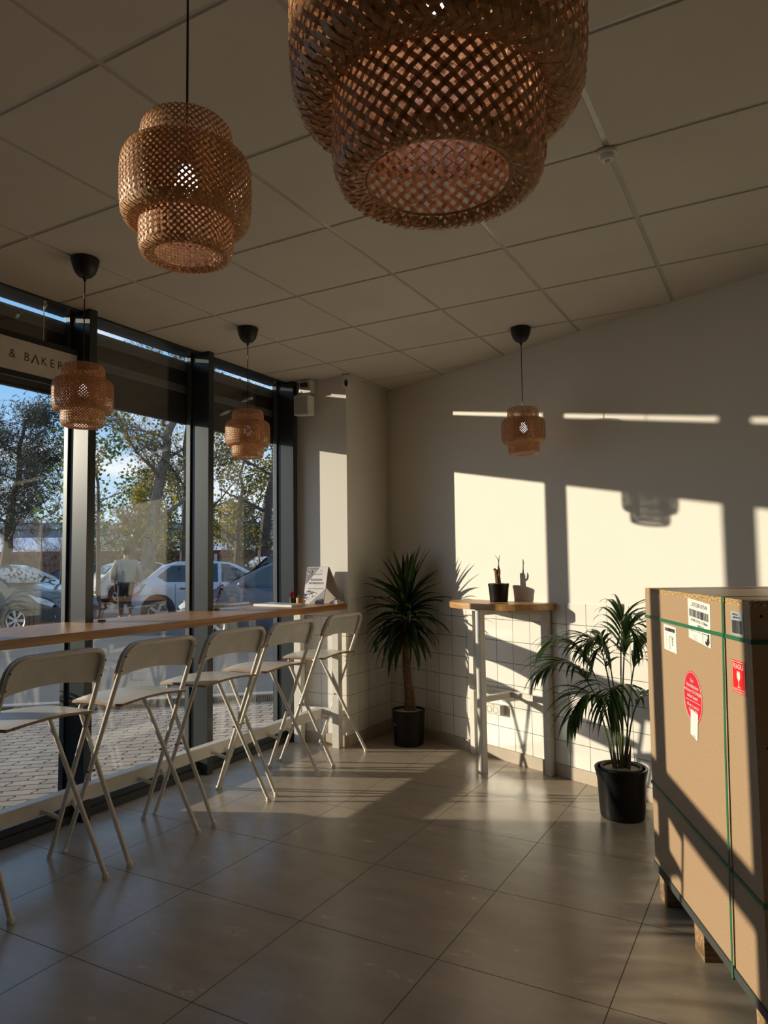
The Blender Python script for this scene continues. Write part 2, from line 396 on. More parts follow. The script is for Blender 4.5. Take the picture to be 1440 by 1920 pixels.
# hanging sign
sg = thing('hanging_sign', 'long white bakery sign with black lettering hung inside the glass', 'sign', (-3.48, 1.9, 2.51))
O = sg.location
b = MB(); b.box((-3.486, 1.15, 2.424), (-3.474, 2.672, 2.598), c=.002); b.build('sign_board', mat('sign_board', (0.66, 0.60, 0.52), 0.6), sg, O)
b = MB(); b.box((-3.488, 1.15, 2.598), (-3.47, 2.674, 2.628)); b.box((-3.488, 1.15, 2.394), (-3.47, 2.674, 2.424)); b.build('frame', M_black, sg, O)
for s_, yc in (('Y', 2.190), ('&', 2.278), ('B', 2.360), ('K', 2.463), ('E', 2.513), ('R', 2.563), ('Y', 2.613)):
    text('letter', s_, .066, frame_T(Vector((-3.4735, yc, 2.511)) - O, (0,1,0)), M_ink, sg, offset=-.0003, sx=.92)
b = MB(); b.tube([(-3.473, 2.389, 2.488), (-3.473, 2.410, 2.536), (-3.473, 2.431, 2.488)], .0033, 6); b.build('letter', M_ink, sg, O)
for yy in (2.46, 1.4):
    b = MB(); b.tube([(-3.479, yy, 2.62), (-3.479, yy, H)], .0022, 6); b.tube([(-3.479, yy, 2.80), (-3.474, yy+.012, 2.83), (-3.479, yy, H)], .003, 6); b.build('hanging_wire', M_whitep, sg, O)

# ------------------------------------------------------------------ window counter
ct = thing('window_counter', 'long oak window counter on white steel legs', 'counter', (-3.2, 2.6, 0)); O = ct.location
b = MB(); b.box((-3.56, -2.2, 1.040), (CX-.004, CY-.002, 1.083), c=.003); b.build('worktop', M_oak, ct, O)
for (x0, x1) in ((-3.40, -3.335), (-3.045, -2.985)):
    for y0 in (4.635, -1.2):
        b = MB(); b.box((x0, y0, 0), (x1, y0+.055, 1.04), c=.002); b.build('leg', M_white, ct, O)
for y0 in (4.64, -1.195):
    b = MB(); b.box((-3.335, y0, .235), (-3.045, y0+.045, .285), c=.002); b.build('crossbar', M_white, ct, O)
    b = MB(); b.box((-3.335, y0, .99), (-3.045, y0+.045, 1.04), c=.002); b.build('crossbar', M_white, ct, O)
b = MB(); b.box((-3.20, -1.15, .215), (-3.14, 4.64, .285), c=.003); b.build('footrail', M_white, ct, O)

# ------------------------------------------------------------------ folding bar stools
def make_stool():
    t = thing('folding_bar_stool', 'x', 'bar stool')
    r = .0115
    def bx(z): return -.21 + .395*z
    hw, hw2 = .240, .218
    # backrest frame : inverted U
    zt = 1.018
    pts = [(bx(0), -hw-.012, .012), (bx(.45), -hw, .45), (bx(.85), -hw+.004, .85), (bx(zt), -hw+.010, zt), (bx(zt), hw-.010, zt), (bx(.85), hw-.004, .85), (bx(.45), hw, .45), (bx(0), hw+.012, .012)]
    b = MB(); b.tube(fillet(pts, .075, 7), r, 10); b.build('back_frame', M_stool, t, smooth=True)
    # seat frame : inverted U with feet on the room side
    def sx(z): return .21 - .39*z/.70
    pts = [(sx(0), -hw2-.008, .012), (sx(.40), -hw2+.004, .40), (sx(.708), -hw2+.012, .708), (sx(.708)-.01, hw2-.012, .708), (sx(.40), hw2-.004, .40), (sx(0), hw2+.008, .012)]
    b = MB(); b.tube(fillet(pts, .05, 6), r, 10); b.build('seat_frame', M_stool, t, smooth=True)
    # seat supports
    for s_ in (-1, 1):
        b = MB(); b.tube([(-.17, s_*.19, .716), (.02, s_*.20, .722), (bx(.71), s_*.232, .715)], .007, 8); b.build('seat_bracket', M_stool, t, smooth=True)
    # footrest
    pts = [(bx(.205), -hw, .205), (-.235, -.20, .245), (-.235, .20, .245), (bx(.205), hw, .205)]
    b = MB(); b.tube(fillet(pts, .05, 5), .0105, 10); b.build('footrest', M_stool, t, smooth=True)
    # seat : arched plywood
    b = MB(); nx, ny = 8, 12; top = []; bot = []
    for i in range(nx+1):
        for j in range(ny+1):
            u = -1+2*i/nx; v = -1+2*j/ny
            k = 1 - .10*abs(v)**6 - .0
            x = -.045 + .185*u*(1-.05*v**4); y = .222*v*(1-.04*u**4)
            z = .735 + .016*(1-v*v) - .010*max(0, -u)**4
            top.append((x, y, z)); bot.append((x, y, z-.012))
    n1 = len(top); fs = []; es = []
    idx = lambda i, j: i*(ny+1)+j
    for i in range(nx):
        for j in range(ny):
            fs.append((idx(i,j), idx(i+1,j), idx(i+1,j+1), idx(i,j+1))); fs.append(tuple(n1+q for q in (idx(i,j), idx(i,j+1), idx(i+1,j+1), idx(i+1,j))))
    for i in range(nx):
        for j in (0, ny): es.append((idx(i,j), idx(i+1,j), n1+idx(i+1,j), n1+idx(i,j)))
    for j in range(ny):
        for i in (0, nx): es.append((idx(i,j), idx(i,j+1), n1+idx(i,j+1), n1+idx(i,j)))
    b.cur = 0; base = b.add(top+bot, fs); b.f += [tuple(base+q for q in f) for f in es]; b.mi += [1]*len(es)
    b.build('seat', [M_seat, M_ply], t, smooth=True)
    # backrest : plywood panel inside the frame, bottom edge arched
    w, z0, z1, rc = .247, .855, 1.030, .085
    ol = []
    for i in range(13):
        v = -1+2*i/12; ol.append((v*w, z0 + .028*(1-v*v)))
    for i in range(7): a = i/6*PI/2; ol.append((w-rc+rc*math.cos(a), z1-rc+rc*math.sin(a)))
    for i in range(7): a = PI/2+i/6*PI/2; ol.append((-w+rc+rc*math.cos(a), z1-rc+rc*math.sin(a)))
    def P(y, z, o): return (bx(z) - .012 + o - .022*(1-(y/w)**2), y, z)
    b = MB(); n = len(ol)
    # interior grid fan: split by columns
    f_ = [P(y, z, 0) for y, z in ol]; g_ = [P(y, z, -.011) for y, z in ol]
    cols = 14; ring = []
    def top_at(y):
        if abs(y) <= w-rc: return z1
        q = (abs(y)-(w-rc))/rc; return z1-rc+rc*math.sqrt(max(0, 1-q*q))
    def bot_at(y): return z0+.028*(1-(y/w)**2)
    ys = [w*math.sin(PI/2*(-1+2*i/cols)) for i in range(cols+1)]
    vs = []
    rows = 5
    for o_ in (0, -.011):
        for y in ys:
            for k in range(rows+1): z = bot_at(y)+(top_at(y)-bot_at(y))*k/rows; vs.append(P(y, z, o_))
    n1 = (cols+1)*(rows+1); fs = []; es = []
    idx = lambda i, k: i*(rows+1)+k
    for i in range(cols):
        for k in range(rows):
            q = (idx(i,k), idx(i+1,k), idx(i+1,k+1), idx(i,k+1)); fs.append(q); fs.append(tuple(n1+j for j in reversed(q)))
        for k in (0, rows): es.append((idx(i,k), idx(i+1,k), n1+idx(i+1,k), n1+idx(i,k)))
    for k in range(rows):
        for i in (0, cols): es.append((idx(i,k), idx(i,k+1), n1+idx(i,k+1), n1+idx(i,k)))
    base = b.add(vs, fs); b.f += [tuple(base+q for q in f) for f in es]; b.mi += [1]*len(es)
    b.build('backrest', [M_seat, M_ply], t, smooth=True)
    for s_ in (-1, 1):
        for z in (.895, .965):
            b = MB(); b.sphere((bx(z)+.0115, s_*(hw-.006), z), .0042, 8, 6); b.build('screw', M_screw, t, smooth=True)
        b = MB(); b.tube([(bx(.405)-.0, s_*(hw-.03), .405), (bx(.405), s_*(hw+.016), .405)], .0055, 8); b.build('pivot', M_screw, t)
        for (x, y) in ((bx(0), s_*(hw+.012)), (sx(0), s_*(hw2+.008))):
            b = MB(); b.lathe([(.0001, 0), (.013, 0), (.0145, .006), (.0145, .018), (.012, .024)], 12, (x, y, 0)); b.build('foot_cap', M_whitep, t, smooth=True)
    return t
st = make_stool()
st_lab = ['white folding bar stool nearest the camera, partly cut by the left edge', 'second white folding bar stool from the camera along the counter',
          'middle white folding bar stool of the five at the counter', 'fourth white folding bar stool, next to the one by the column',
          'white folding bar stool farthest away, in front of the tiled column']
for k, (y, x, rz) in enumerate([(2.058, -2.93, 0), (2.645, -2.935, .01), (3.222, -2.93, -.02), (3.762, -2.94, 0), (4.42, -2.965, .02)]):
    if k == 0: st.location = (x, y, 0); st['label'] = st_lab[0]; st['group'] = 'folding stools along the window counter'
    else: dup(st, (x, y, 0), st_lab[k], 'folding stools along the window counter', rz)

# ------------------------------------------------------------------ woven pendant lamps
def make_lamp():
    """origin at the bottom of the shade, local"""
    t = thing('pendant_lamp', 'x', 'pendant lamp')
    Rr = .137
    def weave(prof, n, band_k, width, thick=.0009, wob=.0007, full=1.0):
        """two families of helical strips along a profile [(r,z)]"""
        b = MB(); L = [0]
        for i in range(1, len(prof)): L.append(L[-1]+math.hypot(prof[i][0]-prof[i-1][0], prof[i][1]-prof[i-1][1]))
        rm = max(p[0] for p in prof)
        def at(s):
            for i in range(1, len(prof)):
                if s <= L[i] or i == len(prof)-1:
                    q = (s-L[i-1])/(L[i]-L[i-1]); return (prof[i-1][0]+(prof[i][0]-prof[i-1][0])*q, prof[i-1][1]+(prof[i][1]-prof[i-1][1])*q)
        seg = max(8, int(L[-1]/.0065))
        for fam in (1, -1):
            for k in range(n):
                vs = []
                for i in range(seg+1):
                    s = L[-1]*i/seg; r, z = at(s); a = 2*PI*k/n + fam*band_k*s/rm
                    off = wob*fam*(1 if i % 2 else -1)
                    da = width/2/rm
                    # slanted strip : offset perpendicular to its run
                    for sd in (-1, 1):
                        s2 = min(max(s - sd*fam*width/2*.70, 0), L[-1]); r3, z3 = at(s2); a2 = a + sd*da*.70*(rm/max(r3, .05)) ** .0
                        rr = r3+off
                        vs.append((rr*math.cos(a2), rr*math.sin(a2), z3))
                b.add(vs, [(2*i, 2*i+1, 2*i+3, 2*i+2) for i in range(seg)])
        return b
    # outer drum : curls inward at both ends
    drum = [(.098, .2215), (.106, .2245), (.118, .2230), (.129, .2145), (.1355, .199), (.137, .182), (.137, .122), (.1345, .094), (.128, .080), (.119, .073), (.107, .072), (.098, .0745)]
    b = weave(drum[::-1], 60, 1.0, .0049); b.build('outer_shade', M_bamboo, t)
    # inner cylinder
    cyl = [(.068, .006), (.076, .001), (.085, .0015), (.0935, .009), (.098, .022), (.098, .060), (.0975, .15), (.0975, .262), (.094, .283), (.086, .292), (.078, .2935)]
    b = weave(cyl, 44, 1.0, .0048); b.build('inner_shade', M_bamboo, t)
    # dense herringbone rims
    def rim(path, n, tw, width):
        b = MB()
        for fam in (0, 1):
            for k in range(n):
                a0 = 2*PI*(k+.5*fam)/n; vs = []
                half = path[:len(path)//2+1] if fam == 0 else path[len(path)//2:]
                for i, (r, z) in enumerate(half):
                    a = a0 + tw*(1 if fam == 0 else -1)*i/len(half)
                    for sd in (-1, 1): vs.append(((r+.0010+.0006*(k % 2)+.0003*sd)*math.cos(a+sd*width/2/.1), (r+.0010+.0006*(k % 2)+.0003*sd)*math.sin(a+sd*width/2/.1), z-.0008-.0006*(k % 2)-.0003*sd))
                b.add(vs, [(2*i, 2*i+1, 2*i+3, 2*i+2) for i in range(len(half)-1)])
        return b
    rim([(.099, .0735), (.107, .0710), (.113, .0712), (.119, .0722), (.127, .0775), (.133, .0880)], 84, .16, .0058).build('rim', M_rimb, t)
    rim([(.0665, .007), (.071, .003), (.077, .0002), (.084, .0006), (.0905, .005), (.0945, .012)], 66, .20, .0060).build('rim', M_rimb, t)
    b = MB(); b.lathe([(.0665, .0085), (.0645, .0075), (.0665, .0055), (.0685, .0065), (.0665, .0085)], 48, caps=False); b.build('rim', M_rimb, t, smooth=True)
    # bulb, holder
    b = MB(); b.lathe([(.0001, .135), (.010, .137), (.019, .144), (.0245, .157), (.0235, .170), (.0165, .185), (.0125, .194), (.012, .204)], 20); b.build('bulb', M_bulb, t, smooth=True)
    b = MB(); b.lathe([(.0001, .200), (.017, .200), (.019, .205), (.019, .235), (.011, .246), (.004, .252)], 20)
    b.build('lamp_holder', M_black, t, smooth=True)
    b = MB()
    for k in range(3):
        a = 2*PI*k/3; b.tube([(.017*math.cos(a), .017*math.sin(a), .19), (.098*math.cos(a), .098*math.sin(a), .24)], .0012, 6)
    b.build('wire_spider', M_black, t)
    return t
lamp = make_lamp()
def hang(o, top):   # cord and ceiling cup for a lamp hung at height z
    z = o.location.z; Lc = H - z
    b = MB(); b.tube([(0,0,.236), (0,0,Lc*.6), (0,0,Lc-.075)], .0027, 8); b.build('cord', M_black, o)
    b = MB(); b.lathe([(.0055, Lc-.112), (.009, Lc-.098), (.012, Lc-.094), (.030, Lc-.088), (.047, Lc-.070), (.058, Lc-.042), (.0645, Lc-.012), (.0655, Lc-.004), (.062, Lc)], 36)
    b.build('ceiling_cup', M_black, o, smooth=True)
lamps = [((-2.86, 3.431, 2.052), 'small woven bamboo pendant lamp over the far half of the counter', .3),
         ((-2.86, 2.235, 2.054), 'woven bamboo pendant lamp in front of the white bakery sign', .9),
         ((-1.39, 4.323, 2.060), 'small woven bamboo pendant lamp hanging before the plain right wall', 0),
         ((-1.085, 1.10, 2.052), 'bamboo pendant lamp on a long black cord, upper left', 1.4),
         ((-.263, .587, 1.745), 'bamboo pendant lamp nearest the camera, cut off by the top edge', .2)]
ps = []
for k, (loc, lab, rz) in enumerate(lamps):
    o = lamp if k == 0 else dup(lamp, loc, lab, None, rz)
    o.location = loc; o.rotation_euler = (0,0,rz); o['label'] = lab; o['group'] = 'woven bamboo pendant lamps'; ps.append(o)
for c in ps[4].children:
    if c.name.startswith(('bulb', 'lamp_holder')): c.location.z = .04
for o in ps: hang(o, H)

# ------------------------------------------------------------------ wall table with rail legs
WT = Matrix.Translation(COR) @ Matrix.Rotation(-A, 4, 'Z')   # x along wall, -y into the room
tb = thing('wall_table', 'tall half round oak table on white legs against the tiled wall', 'table', WP(1.375, 0.2, 0), -A)
def tb_local(mb): return mb
TI = Matrix.Translation(Vector((-1.375, .2, 0)))       # wall coords (s,-d,z) -> local
b = MB(); ol = []
for i in range(41):
    a = PI*i/40; c, s_ = math.cos(a), math.sin(a); p = 2/2.35
    ol.append((1.375+.415*(abs(c)**p)*(1 if c >= 0 else -1), -.005-.375*(abs(s_)**p)))
b.prism(ol, 1.073, 1.113, TI); b.build('table_top', M_tabletop, tb)
def tbox(name, lo, hi): b = MB(); b.box(lo, hi, TI, c=.002); return b.build(name, M_white, tb)
tbox('leg', (1.01, -.052, 0), (1.055, -.012, 1.073)); tbox('leg', (1.705, -.055, 0), (1.75, -.012, 1.073)); tbox('leg', (1.382, -.345, 0), (1.427, -.30, 1.073))
for z in (.455, 1.032):
    tbox('rail', (1.055, -.052, z), (1.705, -.020, z+.04)); tbox('rail', (1.387, -.30, z), (1.422, -.052, z+.04))
# potted stump on the table
sp = thing('potted_plant_stump', 'small black pot with a cut stump and one thin sprout on the wall table', 'potted plant', WP(1.395, .125, 1.113))
b = MB(); b.lathe([(.0001, 0), (.059, 0), (.061, .004), (.0685, .100), (.072, .112), (.073, .125), (.070, .126), (.0685, .112), (.0001, .108)], 36); b.build('pot', M_pot, sp, smooth=True)
b = MB(); b.tube([(.0, 0, .10), (-.003, 0, .14), (-.006, .0, .18), (-.010, 0, .222)], [.021, .0195, .019, .018], 14)
b.tube([(-.010, 0, .205), (-.020, -.004, .218), (-.028, -.006, .228)], [.011, .010, .009], 8)
b.tube([(-.004, 0, .20), (.002, 0, .225), (.003, 0, .25)], [.008, .007, .005], 8); b.tube([(.004, -.006, .175), (.017, -.022, .19), (.020, -.026, .215), (.018, -.024, .235)], [.008, .007, .006, .003], 8); b.build('stump', M_bark, sp, smooth=True)
b = MB()
for P in ([(.002, 0, .24), (.004, 0, .28), (-.004, -.01, .305), (-.018, -.012, .325)], [(.003, 0, .25), (.007, 0, .29), (.010, .004, .32)]):
    b.tube(P, [.0035, .003, .002, .0008][:len(P)], 6)
b.build('sprout', mat('sprout', (0.16, 0.20, 0.10), 0.6), sp, smooth=True)
# socket
so = thing('wall_socket', 'white double power socket on the tiles under the wall table', 'socket', WP(1.245, 0, .35), -A)
b = MB(); b.box((-.072, -.055, -.035), (.072, -.004, .035), c=.006); b.build('housing', M_whitep, so)
for xx in (-.034, .026):
    b = MB(); R = Matrix.Translation((xx, -.056, 0)) @ Matrix.Rotation(PI/2, 4, 'X'); b.lathe([(.0001, -.004), (.019, -.004), (.022, 0.0), (.024, .001), (.024, -.003)], 20, R=R.to_3x3(), c=(xx, -.056, 0)); b.build('outlet', mat('socket_recess', (.32, .30, .24), .5), so, smooth=True)
b = MB(); b.box((-.012, -.0562, .022), (.012, -.0552, .034)); b.build('label_sticker', mat('yellow_sticker', (.75, .60, .04), .5), so)

# ------------------------------------------------------------------ strap leaves
def strap_leaf(b, p0, d, L, w, droop, n=9, fold=.25, roll=0.0):
    d = Vector(d).normalized(); p = Vector(p0); pts = [p.copy()]; dirs = [d.copy()]
    for i in range(n):
        d = (d + Vector((0,0,-1))*droop*(0.4+1.4*i/n)/n).normalized(); p = p + d*L/n; pts.append(p.copy()); dirs.append(d.copy())
    vs = []
    for i, (p, d) in enumerate(zip(pts, dirs)):
        t = i/n; ww = w*min(1, .35+2.2*t)*(1-t**2.6) if t < 1 else 0
        sd = d.cross(Vector((0,0,1))); sd = sd.normalized() if sd.length > 1e-3 else Vector((1,0,0))
        sd = Quaternion(d, roll) @ sd; nn = sd.cross(d)
        vs += [p + sd*ww/2 + nn*ww*fold/2, p, p - sd*ww/2 + nn*ww*fold/2]
    b.add(vs, [q for i in range(n) for q in ((3*i, 3*i+1, 3*i+4, 3*i+3), (3*i+1, 3*i+2, 3*i+5, 3*i+4))])

# yucca in the corner
rnd = random.Random(7)
yx, yy = -2.575, 4.99
yu = thing('potted_yucca', 'tall yucca with strappy leaves in a black pot by the column', 'potted plant', (yx, yy, 0)); O = Vector((yx, yy, 0))
b = MB(); b.lathe([(.0001, 0), (.105, 0), (.112, .006), (.125, .25), (.128, .262), (.124, .266), (.118, .262), (.114, .235), (.0001, .235)], 44); b.build('pot', M_pot, yu, smooth=True)
b = MB(); b.lathe([(.0001, .258), (.06, .256), (.116, .249)], 30); b.build('soil', M_soil, yu, smooth=True)
b = MB(); T = frame_T((-.061, -.1045, .16), (.866, -.5, 0)); R3 = T.to_3x3()
b.tube([T @ Vector((.012*math.cos(a), .008*math.sin(a), .0015)) for a in [2*PI*i/16 for i in range(16)]], .0012, 5, closed=True); b.build('pot_logo', M_whitep, yu)
b = MB(); tr = [(0, 0, .23), (-.004, .004, .45), (-.002, 0, .65), (-.010, 0, .86), (-.012, 0, .95)]
pts = []; rr = []
for i in range(25):
    q = i/24; z = .23+q*.72; pts.append((-.012*q+.004*math.sin(q*9), .004*math.sin(q*7), z)); rr.append(.033-.005*q+.0022*(i % 2))
b.tube(pts, rr, 14); b.tube([(.045, .01, .23), (.032, .006, .36), (.014, 0, .50)], [.016, .018, .012], 10); b.build('trunk', M_bark, yu, smooth=True)
b = MB()
for k in range(120):
    t = k/119; az = k*2.39996+rnd.uniform(-.2, .2)
    el = math.radians(80 - 112*t + rnd.uniform(-10, 10)); z = 1.12 - .27*t
    d = Vector((math.cos(az)*math.cos(el), math.sin(az)*math.cos(el), math.sin(el)))
    Lf = rnd.uniform(.34, .47)*(1 if t < .6 else .88); p0 = Vector((-.012, 0, z)) + Vector((d.x, d.y, 0))*.02
    for tries in range(8):      # shorter where a wall is close
        tip = O + p0 + d*Lf*.9
        if tip.x > -2.925 and (COR - tip).dot(N) > .015: break
        Lf *= .84
    strap_leaf(b, p0, d, Lf, rnd.uniform(.042, .056), .30+1.75*t*rnd.uniform(.7, 1.25), fold=.35, roll=rnd.uniform(-.4, .4))
b.build('foliage', M_yucca, yu, smooth=True)

# kentia palm near the crate
kx, ky = -.825, 4.12
ke = thing('potted_palm', 'feathery palm in a wide black pot beside the shipping crate', 'potted plant', (kx, ky, 0))
b = MB(); b.lathe([(.0001, 0), (.108, 0), (.116, .008), (.120, .05), (.128, .20), (.138, .245), (.141, .262), (.137, .266), (.126, .262), (.122, .23), (.0001, .23)], 48); b.build('pot', M_pot, ke, smooth=True)
b = MB(); b.lathe([(.098, .262), (.102, .270), (.108, .270), (.112, .262), (.112, .235), (.098, .235), (.098, .262)], 40, caps=False); b.build('inner_pot', M_black, ke, smooth=True)
b = MB(); b.lathe([(.0001, .262), (.05, .260), (.099, .254)], 30); b.build('pebbles', M_soil, ke, smooth=True)
L_ = Vector((math.cos(YAW), -math.sin(YAW), 0))       # roughly sideways seen from the doorway
F_ = Vector((math.sin(YAW), math.cos(YAW), 0))
fronds = [ # sideways base, sideways tip, apex height, tip height, depth of tip
 (-.03, -.42, .92, .80, -.06), (-.02, -.36, 1.00, .92, .02), (-.01, -.20, 1.02, .95, -.14), (0, -.10, 1.00, .88, .03), (.01, .08, 1.12, .98, -.04), (.02, .20, 1.02, .90, -.02),
 (-.02, -.30, .80, .58, -.16), (.0, -.12, .84, .62, -.20), (.02, .18, .74, .60, -.14), (.01, .06, 1.12, 1.06, .04)]
for k, (s0, s1, za, zt_, dp) in enumerate(fronds):
    p0 = L_*s0*1.2 + F_*rnd.uniform(-.03, .03) + Vector((0,0,.24))
    p1 = p0 + L_*(s1-s0)*.28 + F_*dp*.2 + Vector((0,0,za*.93-.1))
    p2 = L_*s1*1.02 + F_*dp + Vector((0,0,zt_))
    path = bez(p0, p1, p2, 24)
    fr = None
    b = MB(); b.tube(path, [.0055-.0040*i/24 for i in range(25)], 6); fr = b.build('frond', M_stalk, ke, smooth=True)
    b = MB()
    for i in range(11, 25):
        p = path[i]; d = (path[min(i+1, 24)]-path[i-1]).normalized(); q = (i-11)/13
        for sd in (-1, 1):
            side = d.cross(Vector((0,0,1))).normalized()*sd
            dd = (d*(.85+.4*q) + side*.85*(1-.45*q) + Vector((0,0,.10))).normalized()
            Lf = (.27+.09*math.sin(PI*min(1, q*1.15)))*rnd.uniform(.82, 1.08)*(1-.35*q)
            tip = Vector((kx, ky, 0)) + p + dd*Lf
            if (COR - tip).dot(N) < .02: continue
            strap_leaf(b, p, dd, Lf, .021, 1.55+rnd.uniform(-.3, .5), n=8, fold=.3, roll=rnd.uniform(-.3, .3))
    if b.v: b.build('leaflets', M_palm, fr, smooth=True)
b = MB()
for q in ((-.03, -.01), (.02, 0), (.03, -.03)):
    b.tube([L_*q[0]+F_*q[1]+Vector((0,0,.24)), L_*q[0]*1.3+F_*q[1]+Vector((0,0,.33)), L_*(q[0]*1.6)+F_*q[1]+Vector((0,0,.39))], [.011, .008, .002], 7)
b.build('stem_sheath', M_twig, ke, smooth=True)

# ------------------------------------------------------------------ shipping crate
P0 = Vector((-.522, 3.23, 0)); D = Vector((.4262, -.9046, 0)).normalized(); Nc = Vector((-D.y, D.x, 0))
ca = math.atan2(D.y, D.x)
crt = thing('shipping_crate', 'tall brown fibreboard shipping crate with green straps on wooden blocks', 'crate', P0, ca)
# local: x along the labelled face, -y = out of that face?  (local y = Nc)
Lc, Dc, ZB, ZT = 1.015, .76, .142, 1.274
b = MB(); b.box((0, 0, ZB), (Lc, Dc, ZT-.017)); b.build('box_body', M_mdf, crt)
b = MB(); b.box((.0, .001, ZT-.017), (Lc, Dc-.001, ZT)); 
lidm = b; o = b.build('lid', [M_lid, M_chip], crt)
for p in o.data.polygons: p.material_index = 0 if abs(p.normal.z) > .5 else 1
b = MB(); b.box((-.004, -.006, .118), (Lc+.004, Dc+.006, .146), c=.001); b.build('base_skirt', mat('dark_base_rail', (.05, .055, .05), .6), crt)
for x0 in (.01, .405, .90):
    for y0 in (.012, .33, .65):
        b = MB(); b.box((x0, y0, 0), (x0+.09, y0+.10, .118), c=.002); b.build('pallet_block', M_block, crt)
def strap_loop(pts, wdir, w):
    b = MB(); pts = [Vector(p) for p in pts]; n = len(pts); wd = Vector(wdir)*w/2; vs = []
    cen = sum(pts, Vector())/n
    for p in pts: vs += [p-wd, p+wd]
    b.add(vs, [(2*i, 2*i+1, (2*i+3) % (2*n), (2*i+2) % (2*n)) for i in range(n)])
    o = b.build('strap', M_green, crt); md = o.modifiers.new('thickness', 'SOLIDIFY'); md.thickness = .0018; md.offset = 0; return o
e_ = .0035
strap_loop([(-e_, -e_, 1.155), (Lc+e_, -e_, 1.157), (Lc+e_, Dc+e_, 1.157), (-e_, Dc+e_, 1.155)], (0,0,1), .0125)
strap_loop([(-e_, -e_, .465), (Lc+e_, -e_, .428), (Lc+e_, Dc+e_, .45), (-e_, Dc+e_, .46)], (0,0,1), .0125)
strap_loop([(.834, -e_*1.6, ZT+e_), (.815, -e_*2.6, .80), (.790, -e_*2.4, .112), (.80, Dc+e_*2, .112), (.834, Dc+e_*2, ZT+e_)], (1,0,0), .012)
def quad_label(name, c4, material, off=.0012):
    b = MB(); b.add([Vector((x, -off, z)) for x, z in c4] + [Vector((x, 0.0, z)) for x, z in c4], [(0,1,2,3), (4,7,6,5), (0,4,5,1), (1,5,6,2), (2,6,7,3), (3,7,4,0)]); return b.build(name, material, crt)
def ct_text(s_, x, z, size, material, tilt=0.0, al='CENTER', sx=1.0, off=.0015, par=None):
    T = Matrix.Translation((x, -off, z)) @ Matrix.Rotation(PI/2, 4, 'X') @ Matrix.Rotation(tilt, 4, 'Z')
    return text('printing', s_, size, T, material, par or crt, al, extrude=.0002, sx=sx)
def bars(parent, x0, x1, z0, z1, n, tilt=0, seed=1, off=.0016):
    r = random.Random(seed); b = MB(); x = x0
    while x < x1:
        w = r.choice((.0012, .0018, .0028, .004))*(x1-x0)/.14
        if x+w > x1: break
        q = (x-x0)*tilt; b.add([(x, -off, z0+q), (x+w, -off, z0+q), (x+w, -off, z1+q), (x, -off, z1+q)], [(0,1,2,3)]); x += w + r.choice((.001, .0016, .0026))*(x1-x0)/.14
    o = b.build('barcode', M_ink, parent); return o
M_labw = mat('label_white', (.74, .73, .69), .5)
l1 = quad_label('shipping_label', [(.513, 1.118), (.712, 1.102), (.720, 1.246), (.516, 1.258)], M_labw)
ti = -.055
ct_text('...XTGSF1075W', .62, 1.234, .020, M_ink, ti, sx=1.15, par=l1)
bars(l1, .527, .705, 1.196, 1.222, 40, ti, 3)
ct_text('B:1100 x H:1332 x T:760mm', .618, 1.180, .0135, M_ink, ti, sx=.95, par=l1)
ct_text('208.06 Kg', .63, 1.163, .0145, M_ink, ti, par=l1)
for k in range(4): ct_text('............................', .58, 1.1335-k*.005, .006, M_ink, ti, par=l1)
b = MB(); b.prism([(.668, 1.112), (.688, 1.106), (.704, 1.118), (.702, 1.146), (.690, 1.146), (.690, 1.130), (.682, 1.130), (.682, 1.120), (.668, 1.122)], .0014, .0018, Matrix.Rotation(PI/2, 4, 'X')); b.build('symbol', M_ink, l1)
b = MB()
for (x0, x1, z0, z1) in ((.645, .6465, 1.11, 1.145), (.525, .705, 1.1455, 1.147)): b.add([(x0, -.0016, z0), (x1, -.0016, z0-.002), (x1, -.0016, z1-.006), (x0, -.0016, z1)], [(0,1,2,3)])
b.build('ruled_line', M_ink, l1)
l2 = quad_label('packing_label', [(.234, 1.045), (.377, 1.042), (.377, 1.139), (.237, 1.143)], M_labw)
bars(l2, .25, .365, 1.118, 1.131, 20, 0, 5)
for k in range(7): ct_text('.. ...... ..', .268, 1.112-k*.009, .008, M_ink, 0, sx=1.1, par=l2)
ct_text('Bsto', .335, 1.082, .022, M_ink, -PI/2, sx=.8, par=l2)
b = MB(); b.box((.303, -.0017, 1.05), (.305, -.0012, 1.10)); b.box((.303, -.0017, 1.099), (.345, -.0012, 1.1005)); b.build('ruled_line', M_ink, l2)
l3 = quad_label('barcode_label', [(.883, 1.166), (.969, 1.166), (.970, 1.236), (.882, 1.237)], M_greylab)
bars(l3, .889, .963, 1.172, 1.211, 30, 0, 8)
ct_text('1000 00.0-0', .914, 1.228, .0085, M_ink, 0, par=l3); ct_text('10600100125A', .922, 1.219, .0085, M_ink, 0, par=l3)
l4 = quad_label('fragile_label', [(.872, .995), (.965, .995), (.967, 1.091), (.874, 1.091)], M_fred)
ct_text('FRAGILE', .9195, 1.0735, .0215, M_labw, 0, sx=.93, par=l4)
ct_text('HANDLE WITH CARE', .919, 1.0055, .0082, M_labw, 0, par=l4)
b = MB(); gl_ = [(-.002, .013), (-.0105, .010), (.0105, .010), (.002, .013)]
ol = [(.9075, 1.0125), (.9315, 1.0125), (.9215, 1.0150), (.9212, 1.0310), (.9300, 1.0400), (.9310, 1.0480), (.9280, 1.0600), (.9240, 1.0600), (.9225, 1.0540), (.9195, 1.0570), (.9190, 1.0600), (.9110, 1.0600), (.9080, 1.0480), (.9090, 1.0400), (.9178, 1.0310), (.9175, 1.0150)]
b.prism(ol, .0013, .0018, Matrix.Rotation(PI/2, 4, 'X')); b.build('glass_symbol', M_labw, l4)
b = MB()
